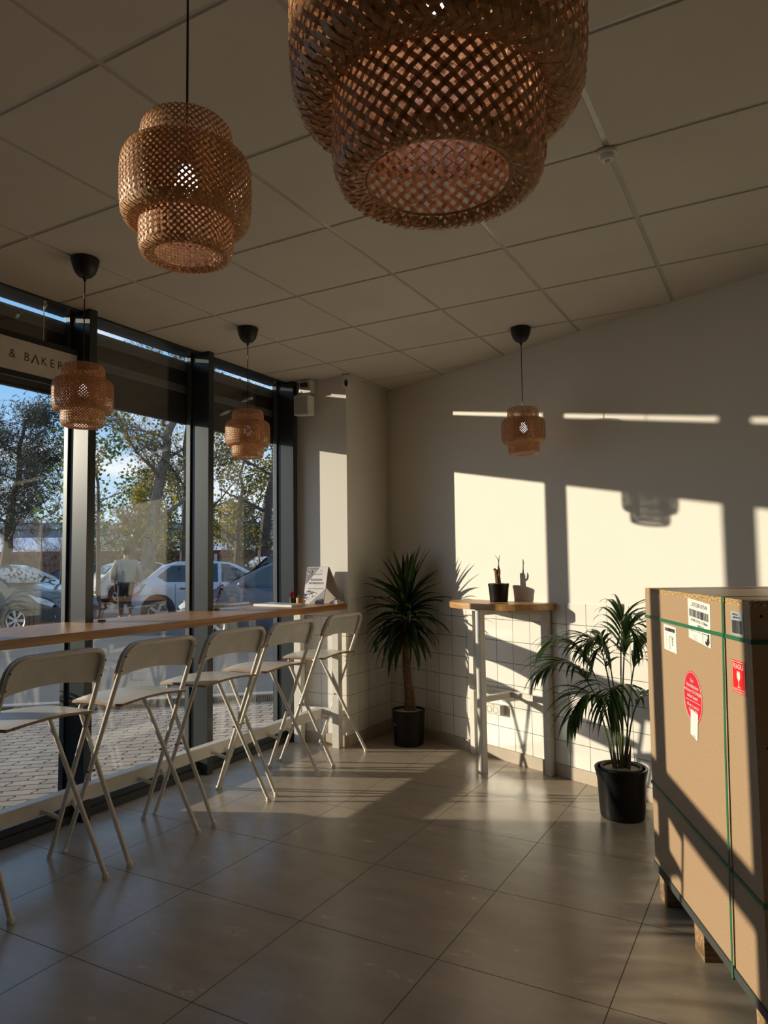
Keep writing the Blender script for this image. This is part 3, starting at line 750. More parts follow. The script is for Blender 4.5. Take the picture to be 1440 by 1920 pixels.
for (x0, x1, z0, z1) in ((.877, .962, .998, .9995), (.877, .962, 1.0865, 1.088), (.877, .8785, .998, 1.088), (.9605, .962, .998, 1.088)): b.add([(x0, -.0016, z0), (x1, -.0016, z0), (x1, -.0016, z1), (x0, -.0016, z1)], [(0,1,2,3)])
b.build('border', M_labw, l4)
b = MB(); cx_, cz_, R_ = .525, .911, .0905
T = Matrix.Translation((cx_, -.0002, cz_)) @ Matrix.Rotation(PI/2, 4, 'X'); b.lathe([(.0001, .001), (R_, .001), (R_, 0)], 56, c=(cx_, -.0002, cz_), R=Matrix.Rotation(PI/2, 3, 'X')); l5 = b.build('round_sticker', M_red, crt)
b = MB(); b.tube([(cx_+(R_-.004)*math.cos(2*PI*i/48), -.0012, cz_+(R_-.004)*math.sin(2*PI*i/48)) for i in range(48)], .0009, 4, closed=True); b.build('border', M_labw, l5)
for s_, z, sz in (('Vor', .968, .020), ('Inbetriebnahme', .949, .0185), ('mindestens 12 STUNDEN', .930, .0155), ('stehen lassen!', .912, .0185), ('Allow to rest for', .880, .0165), ('12 HOURS', .862, .0185)):
    ct_text(s_, cx_, z, sz, M_labw, -.03, par=l5)
b = MB(); b.box((.455, -.0017, .896), (.597, -.0013, .8975)); b.build('ruled_line', M_labw, l5)
l6 = quad_label('white_tag', [(.492, .778), (.557, .766), (.573, .860), (.503, .866)], M_labw, .0022)
ct_text('.........', .527, .781, .012, M_ink, 0, par=l6, off=.0027); ct_text('.........', .527, .774, .012, M_ink, 0, par=l6, off=.0027)
for (x, z) in ((Lc-.0, .60),):
    pass
for yy_, zz_ in ((.03, 1.23), (.03, .86), (.03, .50), (.03, .30)):
    b = MB(); b.lathe([(.0001, .0015), (.0035, .001), (.004, 0)], 10, (Lc+.0003, yy_, zz_), Matrix.Rotation(PI/2, 3, 'Y')); b.build('nail', M_screw, crt)

# ------------------------------------------------------------------ things on the counter
CZ = 1.083
def twig_vase(loc, h, label, seed, lean):
    r = random.Random(seed); t = thing('twig_vase', label, 'vase', loc)
    b = MB(); b.lathe([(.0001, 0), (.021, 0), (.021, .012), (.0001, .012)], 20); b.build('wooden_base', M_ply, t)
    b = MB(); b.lathe([(.006, .012), (.0062, .07), (.0068, .072), (.0055, .07), (.0055, .013)], 14, caps=False); b.build('glass_tube', M_glass, t, smooth=True)
    path = bez((0,0,.015), (lean*.3, lean*.2, h*.6), (lean*.6, lean, h), 14)
    b = MB(); b.tube(path, [.0016-.0012*i/14 for i in range(15)], 6); tw = b.build('twig', M_twig, t, smooth=True)
    b = MB()
    for k in range(70):
        i = r.randint(4, 14); p = path[i]; az = r.uniform(0, 2*PI); d = Vector((math.cos(az), math.sin(az), r.uniform(-.2, .5)))
        strap_leaf(b, p, d, r.uniform(.024, .046)*(1.2-.5*i/14), .014, .5, n=4, fold=.1)
    b.build('leaves', M_redleaf, tw); return t
twig_vase((-3.375, 2.785, CZ), .20, 'dark red leafed twig in a tiny vase on the near part of the counter', 3, .05)
twig_vase((-3.415, 3.77, CZ), .17, 'small red twig in a tiny vase beside the flat card', 5, .03)
def flat(name, label, cat, corners, z0, z1, m_, m_top=None):
    c = Vector((sum(p[0] for p in corners)/4, sum(p[1] for p in corners)/4, z0))
    t = thing(name, label, cat, c); b = MB(); b.prism(corners, z0, z1); b.build('pages' if cat == 'magazine' else 'card', m_, t, c)
    if m_top:
        b = MB(); k = [(p[0]*.97+c.x*.03, p[1]*.97+c.y*.03) for p in corners]; b.prism(k, z1, z1+.0012); b.build('cover', m_top, t, c)
    return t
flat('card', 'thin printed card lying flat on the counter beside a vase', 'card', [(-3.44, 3.80), (-3.33, 3.80), (-3.33, 3.98), (-3.44, 3.98)], CZ, CZ+.0015, M_paper, mat('blue_grey_print', (.30, .33, .38), .4))
mg = flat('magazine', 'white magazines lying flat on the far end of the counter', 'magazine', [(-3.48, 4.24), (-3.10, 4.20), (-3.13, 4.40), (-3.49, 4.46)], CZ, CZ+.014, M_paper, mat('magazine_cover', (.46, .48, .52), .35, noise=(9, .5, 3)))
ca_ = thing('potted_succulent', 'tiny succulent in an ochre pot in front of the framed card', 'potted plant', (-3.255, 4.515, CZ))
b = MB(); b.lathe([(.0001, 0), (.025, 0), (.0265, .004), (.0270, .048), (.0255, .050), (.024, .044), (.0001, .043)], 24); b.build('pot', M_terra, ca_, smooth=True)
b = MB(); r = random.Random(4)
for k in range(26):
    az = k*2.4; el = 1.35-k/26*1.1; strap_leaf(b, (0,0,.042), (math.cos(az)*math.cos(el), math.sin(az)*math.cos(el), math.sin(el)), .036, .010, .3, n=4, fold=.6)
b.build('leaves', M_succ, ca_)
rp_ = thing('red_leaf_plant', 'small dark red plant behind the ochre pot by the window frame', 'plant', (-3.36, 4.56, CZ))
b = MB()
for k in range(40):
    az = k*2.4; el = r.uniform(.1, 1.4); strap_leaf(b, (0,0,.045+.03*r.random()), (math.cos(az)*math.cos(el), math.sin(az)*math.cos(el), math.sin(el)), .035, .016, .4, n=3, fold=.2)
b.build('leaves', M_redleaf, rp_); b = MB(); b.lathe([(.0001, 0), (.018, 0), (.020, .045), (.0001, .045)], 16); b.build('pot', M_black, rp_, smooth=True)
# tent card / framed poster
fc = thing('tent_card', 'grey and white folded menu stand with printed letters by the column', 'menu stand', (-3.16, 4.60, CZ)); O = Vector((-3.16, 4.60, CZ))
BL, BR, TL, TR = Vector((-3.275, 4.585, CZ)), Vector((-3.085, 4.585, CZ)), Vector((-3.262, 4.635, CZ+.283)), Vector((-3.062, 4.635, CZ+.283))
xd = (BR-BL).normalized(); yd = (TL-BL); yd = (yd - xd*yd.dot(xd)).normalized(); T = frame_T(BL-O, xd, yd)
def fq(name, pts, m_, z=.0):
    b = MB(); b.prism(pts, z, z+.0012, T); return b.build(name, m_, fc)
b = MB(); b.prism([(0, 0), (.192, 0), (.205, .286), (.010, .286)], -.004, 0, T); b.build('front_panel', mat('poster_white', (.66, .63, .62), .45), fc)
b = MB(); b.add([TL-O, TR-O, Vector((.178, .115, 0)), Vector((-.02, .115, 0))], [(0,1,2,3)]); o = b.build('back_panel', mat('card_back', (.52, .48, .44), .7), fc); md = o.modifiers.new('t', 'SOLIDIFY'); md.thickness = .004
M_pgrey = mat('poster_grey', (.13, .13, .14), .5); M_pmid = mat('poster_mid_grey', (.26, .25, .28), .5)
fq('corner_block', [(.008, .150), (.012, .283), (.125, .283)], M_pgrey); fq('corner_block', [(.060, .002), (.190, .002), (.196, .116)], M_pmid)
b = MB(); b.tube([T @ Vector((.038+.019*math.cos(a), .248+.019*math.sin(a), .0022)) for a in [2*PI*i/20 for i in range(20)]], .0028, 5, closed=True)
b.tube([T @ Vector(p) for p in ((.030, .240, .0022), (.038, .248, .0022), (.046, .257, .0022))], .005, 6); b.build('round_emblem', M_paper, fc)
def ft(s_, x, y, sz, m_, al='CENTER'): text('printing', s_, sz, T @ Matrix.Translation((x, y, .0016)), m_, fc, al)
ft('BOGDAN', .105, .186, .024, M_pgrey); ft('GEORGESCU', .105, .160, .024, M_pgrey); ft('. . . . .', .105, .145, .012, M_pgrey)
for k, yv in enumerate((.262, .250, .238, .228)): ft('WORLD COFFEE', .066, yv, .0115, M_paper if k < 3 else M_pmid, 'LEFT')
ft('COFFEE ROASTER COMPETITION', .105, .118, .0095, M_pgrey)
b = MB(); r = random.Random(12)
for k in range(9):
    x = .035+r.random()*.09; y = .045+r.random()*.055; b.tube([T @ Vector((x+.012*math.cos(a)*(1+.3*k % 2), y+.009*math.sin(a), .0016)) for a in [q*.7 for q in range(6)]], .0013, 4)
b.build('line_drawing', M_pgrey, fc)
nk = thing('crumpled_napkins', 'crumpled white paper napkins at the end of the counter', 'napkins', (-3.01, 4.655, CZ))
r = random.Random(2)
b = MB(); nn = 12; vs = []
for i in range(nn+1):
    for j in range(nn+1):
        u, v = -1+2*i/nn, -1+2*j/nn; e2 = max(0, 1-max(abs(u), abs(v))**3); vs.append((.045*u+.006*r.uniform(-1, 1), .045*v+.006*r.uniform(-1, 1), .001+(.014+.020*r.random())*e2))
b.add(vs, [(i*(nn+1)+j, (i+1)*(nn+1)+j, (i+1)*(nn+1)+j+1, i*(nn+1)+j+1) for i in range(nn) for j in range(nn)]); b.build('paper', M_paper, nk)

# ------------------------------------------------------------------ ceiling and wall fittings
sc_ = thing('security_camera', 'white dome security camera under the ceiling at the column corner', 'camera', (-2.935, 4.705, 2.81))
b = MB(); b.lathe([(.030, .050), (.034, .052), (.034, .0575), (.0001, .0575)], 24); b.build('mount', M_black, sc_, smooth=True)
b = MB(); b.lathe([(.022, .020), (.034, .026), (.036, .045), (.034, .052), (.0001, .052)], 24); b.build('base', M_whitep, sc_, smooth=True)
b = MB(); b.sphere((0,0,-.008), .037, 24, 14); b.build('ball', M_whitep, sc_, smooth=True)
dcam = Vector((2.9, -4.7, -1.4)).normalized()
b = MB(); q = dcam.to_track_quat('Z', 'X').to_matrix()
q = Matrix((dcam.cross(Vector((0,0,1))).normalized(), dcam.cross(Vector((0,0,1))).normalized().cross(dcam)*-1, dcam)).transposed()
b.lathe([(.0001, .0385), (.010, .0375), (.0165, .0335), (.0175, .031)], 20, (0,0,-.008), Matrix(q) @ Matrix.Diagonal((.85, 1.55, 1)).to_3x3()); b.build('lens_face', M_black, sc_, smooth=True)
spk = thing('wall_speaker', 'white box loudspeaker mounted high beside the last window frame', 'speaker', (-3.27, 4.60, 2.64))
R = Matrix.Rotation(math.radians(4), 4, 'Y') @ Matrix.Rotation(math.radians(6), 4, 'X')
b = MB(); b.box((-.072, -.035, -.078), (.072, .055, .082), R, c=.010); b.build('cabinet', M_whitep, spk)
b = MB(); b.box((-.060, -.039, -.066), (.060, -.034, .070), R, c=.002); b.build('grille', mat('speaker_grille', (.50, .48, .43), .6, bump=(400, .8)), spk)
b = MB(); b.box((-.02, .05, -.02), (.02, .122, .02)); b.build('bracket', M_black, spk)
em = thing('wall_sensor_box', 'small white box with a black motion sensor above the loudspeaker', 'sensor', (-3.30, 4.67, 2.81))
b = MB(); b.box((-.055, -.012, -.052), (.062, .053, .055), c=.006); b.build('housing', M_whitep, em)
b = MB(); b.box((-.030, -.040, -.006), (.035, -.012, .030), c=.008); b.build('sensor_head', M_black, em)
b = MB(); b.tube([(-.05, -.02, -.03), (-.058, -.03, -.08), (-.05, -.03, -.13), (-.03, -.02, -.15)], .003, 6); b.build('cable', M_whitep, em, smooth=True)
sd_ = thing('ceiling_sensor', 'small round white detector on the ceiling grid', 'smoke detector', (-.49, 2.582, H))
b = MB(); b.lathe([(.0001, -.034), (.018, -.033), (.026, -.026), (.028, -.012), (.034, -.010), (.035, 0)], 28); b.build('housing', M_whitep, sd_, smooth=True)
b = MB(); b.lathe([(.0001, -.0365), (.010, -.035), (.012, -.032)], 20); b.build('lens', mat('grey_lens', (.25, .24, .22), .3), sd_, smooth=True)


# ------------------------------------------------------------------ outside: ground
E1 = Vector((.76, .65, 0)).normalized(); E2 = Vector((-E1.y, E1.x, 0)); ea = math.atan2(E1.y, E1.x)
Q0 = Vector((-6.63, 4.31, 0)); E0 = Q0.dot(E2)
def ep(a, c, z=0): return E1*a + E2*c + Vector((0,0,z))
def paver_mat():
    M = bpy.data.materials.new('interlocking_pavers'); M.use_nodes = True; t = M.node_tree; b = t.nodes['Principled BSDF']
    tx = t.nodes.new('ShaderNodeTexCoord'); mpn = t.nodes.new('ShaderNodeMapping'); mpn.inputs['Rotation'].default_value = (0, 0, -ea)
    t.links.new(tx.outputs['Object'], mpn.inputs[0])
    # wavy short joints give the interlocking outline
    sp = t.nodes.new('ShaderNodeSeparateXYZ'); t.links.new(mpn.outputs[0], sp.inputs[0])
    yy = math_node(t, 'MULTIPLY', sp.outputs[1], 2*PI/0.105); yy = math_node(t, 'SINE', yy); yy = math_node(t, 'MULTIPLY', yy, .012)
    xx = math_node(t, 'ADD', sp.outputs[0], yy)
    cb = t.nodes.new('ShaderNodeCombineXYZ'); t.links.new(xx, cb.inputs[0]); t.links.new(sp.outputs[1], cb.inputs[1])
    br = t.nodes.new('ShaderNodeTexBrick'); br.inputs['Scale'].default_value = 1.0; br.inputs['Brick Width'].default_value = .21; br.inputs['Row Height'].default_value = .105
    br.inputs['Mortar Size'].default_value = .008; br.inputs['Mortar Smooth'].default_value = .3; br.inputs['Bias'].default_value = 0
    br.inputs['Color1'].default_value = (.42, .33, .24, 1); br.inputs['Color2'].default_value = (.33, .26, .19, 1); br.inputs['Mortar'].default_value = (.05, .042, .035, 1)
    t.links.new(cb.outputs[0], br.inputs['Vector']); n = t.nodes.new('ShaderNodeTexNoise'); n.inputs['Scale'].default_value = 1.3; n.inputs['Detail'].default_value = 8
    t.links.new(tx.outputs['Object'], n.inputs['Vector']); hs = t.nodes.new('ShaderNodeHueSaturation'); t.links.new(br.outputs[0], hs.inputs['Color'])
    v = math_node(t, 'MULTIPLY', n.outputs['Fac'], .6); t.links.new(math_node(t, 'ADD', v, .7), hs.inputs['Value'])
    t.links.new(hs.outputs[0], b.inputs['Base Color']); b.inputs['Roughness'].default_value = .8
    bp = t.nodes.new('ShaderNodeBump'); bp.invert = True; bp.inputs['Distance'].default_value = .006; t.links.new(br.outputs['Fac'], bp.inputs['Height']); t.links.new(bp.outputs[0], b.inputs['Normal'])
    return M
M_asph = mat('asphalt', (.135, .117, .098), .85, noise=(.5, .30, 8), bump=(60, .8))
M_verge = mat('leafy_verge', (.14, .12, .06), .95, noise=(3, .6, 8), bump=(20, 1))
b = MB(); b.add([(-3.66, -30, 0), (-3.66, 12, 0), tuple(ep(14, E0)), tuple(ep(-30, E0))], [(0,1,2,3)]); b.v = [Vector((v.x, v.y, -.02)) for v in b.v]
struct(b.build('paved_forecourt', paver_mat()))
b = MB(); pts = [ep(-70, E0), ep(60, E0), ep(60, E0+24.6), ep(-70, E0+24.6)]; b.add([(p.x, p.y, z) for z in (-.02, .05) for p in pts], [(0,3,2,1),(4,5,6,7),(0,1,5,4)]); struct(b.build('car_park_asphalt', M_asph))
b = MB(); pts = [ep(-70, E0), ep(60, E0), ep(60, E0+.12), ep(-70, E0+.12)]; b.prism([(p.x, p.y) for p in pts], -.05, .062); struct(b.build('kerb', mat('kerb_stone', (.36, .33, .28), .8)))
b = MB(); pts = [ep(-160, E0+24.6), ep(160, E0+24.6), ep(160, 190), ep(-160, 190)]; b.prism([(p.x, p.y) for p in pts], -.1, .10); struct(b.build('grass_verge', M_verge))
for k, a in enumerate((-7.4, -2.2, 3.0, 8.2)):
    b = MB(); pts = [ep(a, E0+7.4), ep(a+.12, E0+7.4), ep(a+.12, E0+12), ep(a, E0+12)]; b.prism([(p.x, p.y) for p in pts], .05, .054)
    tag(b.build('parking_line', mat('road_paint', (.6, .6, .57), .7)), 'painted white parking bay line on the asphalt', 'road marking', 'parking bay lines')
# unseen hedge in a trough, added left of view to block low sun
hg = thing('shading_hedge', 'unseen hedge in a long trough, added to shade the floor by the stools', 'hedge', (-4.45, -.8, 0))
b = MB(); b.box((-4.60, -3.2, -.02), (-4.30, 2.40, .45), c=.01); b.build('trough', M_black, hg, hg.location)
b = MB(); r = random.Random(5); b.box((-4.56, -3.15, .44), (-4.34, 2.35, .78))
for k in range(3400):
    p = Vector((-4.45+r.uniform(-.18, .18), r.uniform(-3.2, 2.38), r.uniform(.5, .88))); az = r.uniform(0, 6.28); strap_leaf(b, p, (math.cos(az), math.sin(az), r.uniform(-.2, .9)), .06, .035, .2, n=2)
b.build('foliage', leaf_mat('hedge_leaf', (.03, .06, .015), (.06, .10, .02)), hg, hg.location)

# ------------------------------------------------------------------ outside: cars
M_tyre = mat('tyre', (.015, .015, .015), .8); M_rim = mat('alloy_rim', (.50, .50, .50), .3, metal=.8)
M_cglass = mat('car_glass', (.03, .04, .045), .04, coat=.5); M_lamp_c = mat('headlamp', (.65, .66, .66), .1); M_tail = mat('tail_lamp', (.55, .05, .03), .2)
M_trim = mat('black_trim', (.02, .02, .02), .5)
def lerp_pts(pts, x):
    for (x0, z0), (x1, z1) in zip(pts, pts[1:]):
        if (x0 <= x <= x1) or (x1 <= x <= x0): return z0 + (z1-z0)*((x-x0)/(x1-x0) if x1 != x0 else 0)
    return pts[-1][1]
def car(label, loc, heading, paint, style='hatch', L=3.9, Hc=1.44, spokes=5, Wc=.84, ro=.72):
    t = thing('parked_car', label, 'car', (loc[0], loc[1], .05), heading)
    h = L/2
    if style == 'hatch': top = [(-h, .62), (-h+.06, .86), (-h+.22, 1.0), (-h+.62, Hc-.10), (-h+.95, Hc-.01), (-.15, Hc), (.28, Hc-.05), (.55, Hc-.16), (1.12, .98), (h-.45, .86), (h-.12, .72), (h, .55)]
    elif style == 'suv': top = [(-h, .75), (-h+.05, 1.1), (-h+.35, Hc-.06), (-h+.7, Hc), (.0, Hc), (.35, Hc-.05), (.95, 1.10), (h-.35, 1.02), (h-.05, .90), (h, .60)]
    else: top = [(-h, .66), (-h+.08, .95), (-h+.55, 1.00), (-h+1.30, Hc-.08), (-.35, Hc), (.15, Hc-.02), (.50, Hc-.14), (1.15, .98), (h-.55, .86), (h-.12, .72), (h, .55)]
    belt = .93 if style != 'suv' else 1.02
    def hw(x): q = abs(x)/h; return Wc*(1-.20*max(0, (q-.72)/.28)**2)
    def side(x, z):   # half width at height z
        zt = lerp_pts(top, x); zb = min(belt, zt-.03)
        if z <= zb: return hw(x)*(1-.03*abs(z-.6))
        q = min(1, (z-zb)/max(.02, Hc-belt)); return hw(x)*(1-.24*q)
    xs = sorted(set([-h+L*i/44 for i in range(45)] + [p[0] for p in top])); sec = []
    for x in xs:
        zt = lerp_pts(top, x); zb = min(belt, zt-.03); w = hw(x)
        row = [(w*.93, .20), (w, .34), (w*1.0, .55), (w*.995, .74 if zb > .78 else zb*.9), (side(x, zb), zb)]
        zr = max(zb+.005, zt-.05); row += [(side(x, (zb+zr)/2), (zb+zr)/2), (side(x, zr), zr), (side(x, zr)*.90, zt-.012), (0, zt)]
        sec.append([(x, y, z) for y, z in row])
    b = MB(); n = len(sec[0])
    for sg_ in (1, -1):
        b.add([(x, y*sg_, z) for r_ in sec for (x, y, z) in r_], [(i*n+k, i*n+k+1, (i+1)*n+k+1, (i+1)*n+k) for i in range(len(sec)-1) for k in range(n-1)])
    for i in (0, len(sec)-1): b.add([(x, y, z) for x, y, z in sec[i]] + [(x, -y, z) for x, y, z in sec[i][::-1]], [tuple(range(2*n))])
    b.build('body', paint, t, smooth=True)
    roofx0, roofx1 = (top[4][0] if style != 'sedan' else top[3][0]), (.28 if style == 'hatch' else .30)
    zr = Hc-.09
    A0 = 1.02 if style != 'suv' else .85
    R0 = -h+.42 if style == 'hatch' else (-h+.35 if style == 'suv' else -h+1.0)
    # side windows : two per side, split by the pillar
    wins = [[(A0-.16, belt+.02), (.05, belt+.02), (.05, zr+.02), (.22, zr), (A0-.50, zr-.16)], [(-.03, belt+.02), (R0+.30, belt+.04), (R0+.12, belt+.16), (R0+.42, zr-.02), (-.03, zr+.02)]]
    for sg_ in (1, -1):
        for wv in wins:
            b = MB(); b.add([(x, (side(x, z)+.006)*sg_, z) for x, z in wv], [tuple(range(len(wv)))]); b.build('side_window', M_cglass, t)
    def screen(xa, za, xb, zb, nm):
        b = MB(); nx_ = 6; vs = []
        for (x, z, k) in ((xa, za, .93), (xb, zb, .88)):
            w = side(x, z)*k
            for i in range(nx_+1): vs.append((x + (.012 if xa > 0 else -.012), w*(-1+2*i/nx_), z+.018))
        b.add(vs, [(i, i+1, nx_+2+i, nx_+1+i) for i in range(nx_)]); b.build(nm, M_cglass, t)
    screen(1.09, 1.0, .42, Hc-.115, 'windscreen') if style != 'suv' else screen(.93, 1.12, .40, Hc-.08, 'windscreen')
    if style == 'hatch': screen(-h+.25, 1.03, -h+.58, Hc-.13, 'rear_window')
    elif style == 'suv': screen(-h+.08, 1.15, -h+.30, Hc-.12, 'rear_window')
    else: screen(-h+.62, 1.03, -h+1.22, Hc-.14, 'rear_window')
    for sg_ in (1, -1):
        for x in (-h+ro, h-.80):
            w_ = hw(x)
            RY = Matrix.Rotation(-sg_*PI/2, 3, 'X')
            b = MB(); b.lathe([(.0001, .0), (.365, .0), (.365, -.08)], 28, (x, sg_*(w_+.002), .34), RY); b.build('wheel_arch', M_trim, t)
            c = (x, sg_*(w_+.004), .30)
            b = MB(); b.lathe([(.21, -.16), (.27, -.17), (.30, -.14), (.305, -.02), (.295, .02), (.265, .030), (.215, .026), (.205, .012)], 32, c, RY, caps=False); wh = b.build('wheel', M_tyre, t, smooth=True)
            b = MB(); b.lathe([(.19, .020), (.212, .030), (.214, .022), (.19, -.02)], 28, c, RY, caps=False); b.lathe([(.0001, .022), (.04, .022), (.05, .012)], 16, c, RY)
            for k in range(spokes):
                for dd in ((-.10, .10) if spokes > 5 else (0,)):
                    a = 2*PI*k/spokes+dd; a0 = 2*PI*k/spokes+dd*.5; wd = .011 if spokes > 5 else .026
                    d = Vector((math.cos(a), math.sin(a), 0)); d0 = Vector((math.cos(a0), math.sin(a0), 0)); q = Vector((-d.y, d.x, 0))
                    pts = [d0*.03-q*wd, d0*.03+q*wd, d*.20+q*wd*1.2, d*.20-q*wd*1.2]
                    vs = [Vector(c) + RY @ Vector((p.x, p.y, z)) for z in (.004, .020) for p in pts]
                    b.add(vs, [(0,3,2,1), (4,5,6,7), (0,1,5,4), (1,2,6,5), (2,3,7,6), (3,0,4,7)])
            b.build('rim', M_rim, wh)
        # lamps, mirror, handle, trim
        xf = h-.10
        b = MB(); b.add([(x, (side(x, z)+.012)*sg_, z) for x, z in ((h-.55, .80), (h-.20, .70), (h-.06, .62), (h-.10, .56), (h-.35, .64))], [(0,1,2,3,4)]); b.build('headlamp', M_lamp_c, t)
        b = MB(); b.add([(x, (side(x, z)+.008)*sg_, z) for x, z in ((-h+.30, .93), (-h+.04, .90), (-h+.03, .68), (-h+.14, .70))], [(0,1,2,3)]); b.build('tail_lamp', M_tail, t)
        b = MB(); b.sphere((A0-.28, sg_*(Wc+.10), belt+.07), .085, 12, 8, (1, 1, .75)); b.build('door_mirror', M_trim if style != 'sedan' else paint, t, smooth=True)
        b = MB(); b.box((-.05, sg_*(hw(0)+.0), .80), (.12, sg_*(hw(0)+.025), .83)); b.box((-.85, sg_*(hw(.9)), .80), (-.70, sg_*(hw(.9)+.025), .83)); b.build('door_handle', M_trim, t)
        b = MB(); b.box((-h+1.15, sg_*(hw(0)-.005), .50), (h-1.25, sg_*(hw(0)+.014), .55)); b.build('side_moulding', M_trim, t)
        b = MB()
        for xx in (.02, -.95): b.box((xx-.004, sg_*(hw(xx)-.002), .34), (xx+.004, sg_*(hw(xx)+.003), belt))
        b.build('door_gap', M_trim, t)
        b = MB(); b.tube([(h-.10, sg_*.62, .36+.05*math.sin(a)) if False else (h-.055, sg_*(.60+.10*math.cos(a)), .36+.06*math.sin(a)) for a in [2*PI*i/16 for i in range(16)]], .010, 6, closed=True); b.sphere((h-.06, sg_*.60, .36), .045, 12, 8); b.build('fog_lamp', M_rim, t, smooth=True)
    b = MB(); b.box((h-.06, -.45, .34), (h+.008, .45, .50), c=.02); b.build('grille', M_trim, t)
    b = MB(); b.box((-h-.03, -.72, .38), (-h+.04, .72, .47), c=.015); b.build('bumper_strip', M_trim, t)
    return t
def heading(v, rot=0): return math.atan2(v.y, v.x) + math.radians(rot)
P_sil = mat('silver_paint', (.50, .50, .52), .28, metal=.3, coat=.6); P_dark = mat('dark_grey_paint', (.07, .075, .07), .22, metal=.3, coat=.8)
P_blue = mat('steel_blue_paint', (.045, .06, .095), .35, metal=.2, coat=.3); P_wht = mat('white_paint', (.62, .60, .56), .3, coat=.6); P_blk = mat('black_paint', (.02, .02, .025), .2, coat=.8)
V1 = Vector((.69, .72, 0))
def place(front_wheel, v, L): return Vector(front_wheel) - v*(L/2-.80)
ha = heading(V1, -28); va = Vector((math.cos(ha), math.sin(ha), 0)); c_ = Vector((-13.11, 8.81, 0)) - va*(4.3/2-.80) + Vector((-va.y, va.x, 0))*.84
car('dark grey car with slim double spoke wheels at the far left behind the glass', c_, ha, P_dark, 'hatch', 4.3, 1.42, 7)
vd = Vector((1.63, 1.77, 0)).normalized(); hd = heading(vd, -2); vd = Vector((math.cos(hd), math.sin(hd), 0)); c_ = Vector((-12.04, 11.42, 0)) + vd*(3.75/2-.56) + Vector((-vd.y, vd.x, 0))*.84
car('silver hatchback seen from its rear side through the middle pane', c_, hd, P_sil, 'hatch', 3.75, 1.43, 5, ro=.56)
he = heading(V1, 180-30); ve = Vector((math.cos(he), math.sin(he), 0)); c_ = Vector((-8.0, 9.45, 0)) - ve*.74 - Vector((-ve.y, ve.x, 0))*.94; car('dark blue car facing left outside the pane nearest the column', c_, he, P_blue, 'sedan', 4.2, 1.45, 5)
car('pale silver saloon parked behind the dark grey car', (-18.6, 12.1, 0), heading(V1, -30), P_sil, 'sedan', 4.3, 1.42, 5)
car('small white car in the far row behind the walking person', (-20.5, 18.9, 0), heading(V1, 18), P_wht, 'hatch', 3.9, 1.48, 5)
car('blue car in the far row by the slim tree trunk', (-24.2, 19.4, 0), heading(V1, 10), P_blue, 'sedan', 4.2, 1.45, 5)
car('black off-road car standing behind the dark blue car', (-14.2, 18.3, 0), heading(V1, 190), P_blk, 'suv', 4.3, 1.62, 5)

# ------------------------------------------------------------------ outside: person
pr = thing('person', 'person in a pale grey jacket and dark trousers walking away across the car park', 'person', (-14.52, 12.70, .05), math.atan2(.69, -.72)+.15)
def skin_mesh(name, nodes, edges, material, parent, sub=2):
    me = bpy.data.meshes.new(name); me.from_pydata([n[0] for n in nodes], edges, []); me.materials.append(material)
    o = bpy.data.objects.new(name, me); COL.objects.link(o); o.parent = parent
    md = o.modifiers.new('skin', 'SKIN'); md.use_smooth_shade = True
    sv = me.skin_vertices[0].data
    for i, n in enumerate(nodes): sv[i].radius = n[1] if isinstance(n[1], tuple) else (n[1], n[1])
    sv[0].use_root = True
    o.modifiers.new('subdivision', 'SUBSURF').levels = sub; o.modifiers['subdivision'].render_levels = sub
    return o
# forward = +x, left = +y
nod = [((0,0,.95), (.15,.11)), ((0,0,1.15), (.14,.10)), ((0,0,1.38), (.17,.11)), ((0,0,1.50), .055), ((.01,0,1.58), .055), ((.015,0,1.68), (.078,.09)), ((.01,0,1.76), (.06,.075)),
       ((0,.10,.90), .085), ((.10,.11,.50), .055), ((.02,.11,.10), .040), ((.14,.12,.04), .032),
       ((0,-.10,.90), .085), ((.02,-.11,.50), .055), ((-.16,-.11,.12), .040), ((-.05,-.12,.04), .032),
       ((0,.19,1.42), .060), ((-.03,.25,1.14), .042), ((.06,.26,.90), .030), ((.08,.265,.83), .026),
       ((0,-.19,1.42), .060), ((-.02,-.26,1.14), .042), ((.10,-.26,.92), .030), ((.12,-.265,.85), .026)]
edg = [(0,1),(1,2),(2,3),(3,4),(4,5),(5,6),(0,7),(7,8),(8,9),(9,10),(0,11),(11,12),(12,13),(13,14),(2,15),(15,16),(16,17),(17,18),(2,19),(19,20),(20,21),(21,22)]
for hnd, yy_, in ((18, .265), (22, -.265)):
    px_, pz_ = nod[hnd][0][0], nod[hnd][0][2]
    for q in range(4):
        i0_ = len(nod); xo = -.03+.02*q; ln = (.060, .072, .068, .052)[q]
        nod.append(((px_+xo, yy_, pz_-.045), .009)); nod.append(((px_+xo+.008, yy_*(.97), pz_-.045-ln), .0075)); edg += [(hnd, i0_), (i0_, i0_+1)]
    i0_ = len(nod); nod.append(((px_+.045, yy_*.96, pz_-.03), .010)); nod.append(((px_+.058, yy_*.94, pz_-.065), .008)); edg += [(hnd, i0_), (i0_, i0_+1)]
M_skin = mat('skin', (.45, .27, .19), .55); skin_mesh('body', nod, edg, M_skin, pr)
skin_mesh('jacket', [((0,0,.80), (.19,.25)), ((0,0,1.10), (.18,.25)), ((0,0,1.36), (.17,.22)), ((0,0,1.48), (.11,.12)), ((0,.22,1.40), .105), ((-.04,.33,1.14), .082), ((.055,.31,.90), .060), ((0,-.22,1.40), .105), ((-.03,-.34,1.14), .082), ((.095,-.31,.92), .060)],
          [(0,1),(1,2),(2,3),(2,4),(4,5),(5,6),(2,7),(7,8),(8,9)], mat('pale_grey_jacket', (.27, .27, .22), .85), pr)
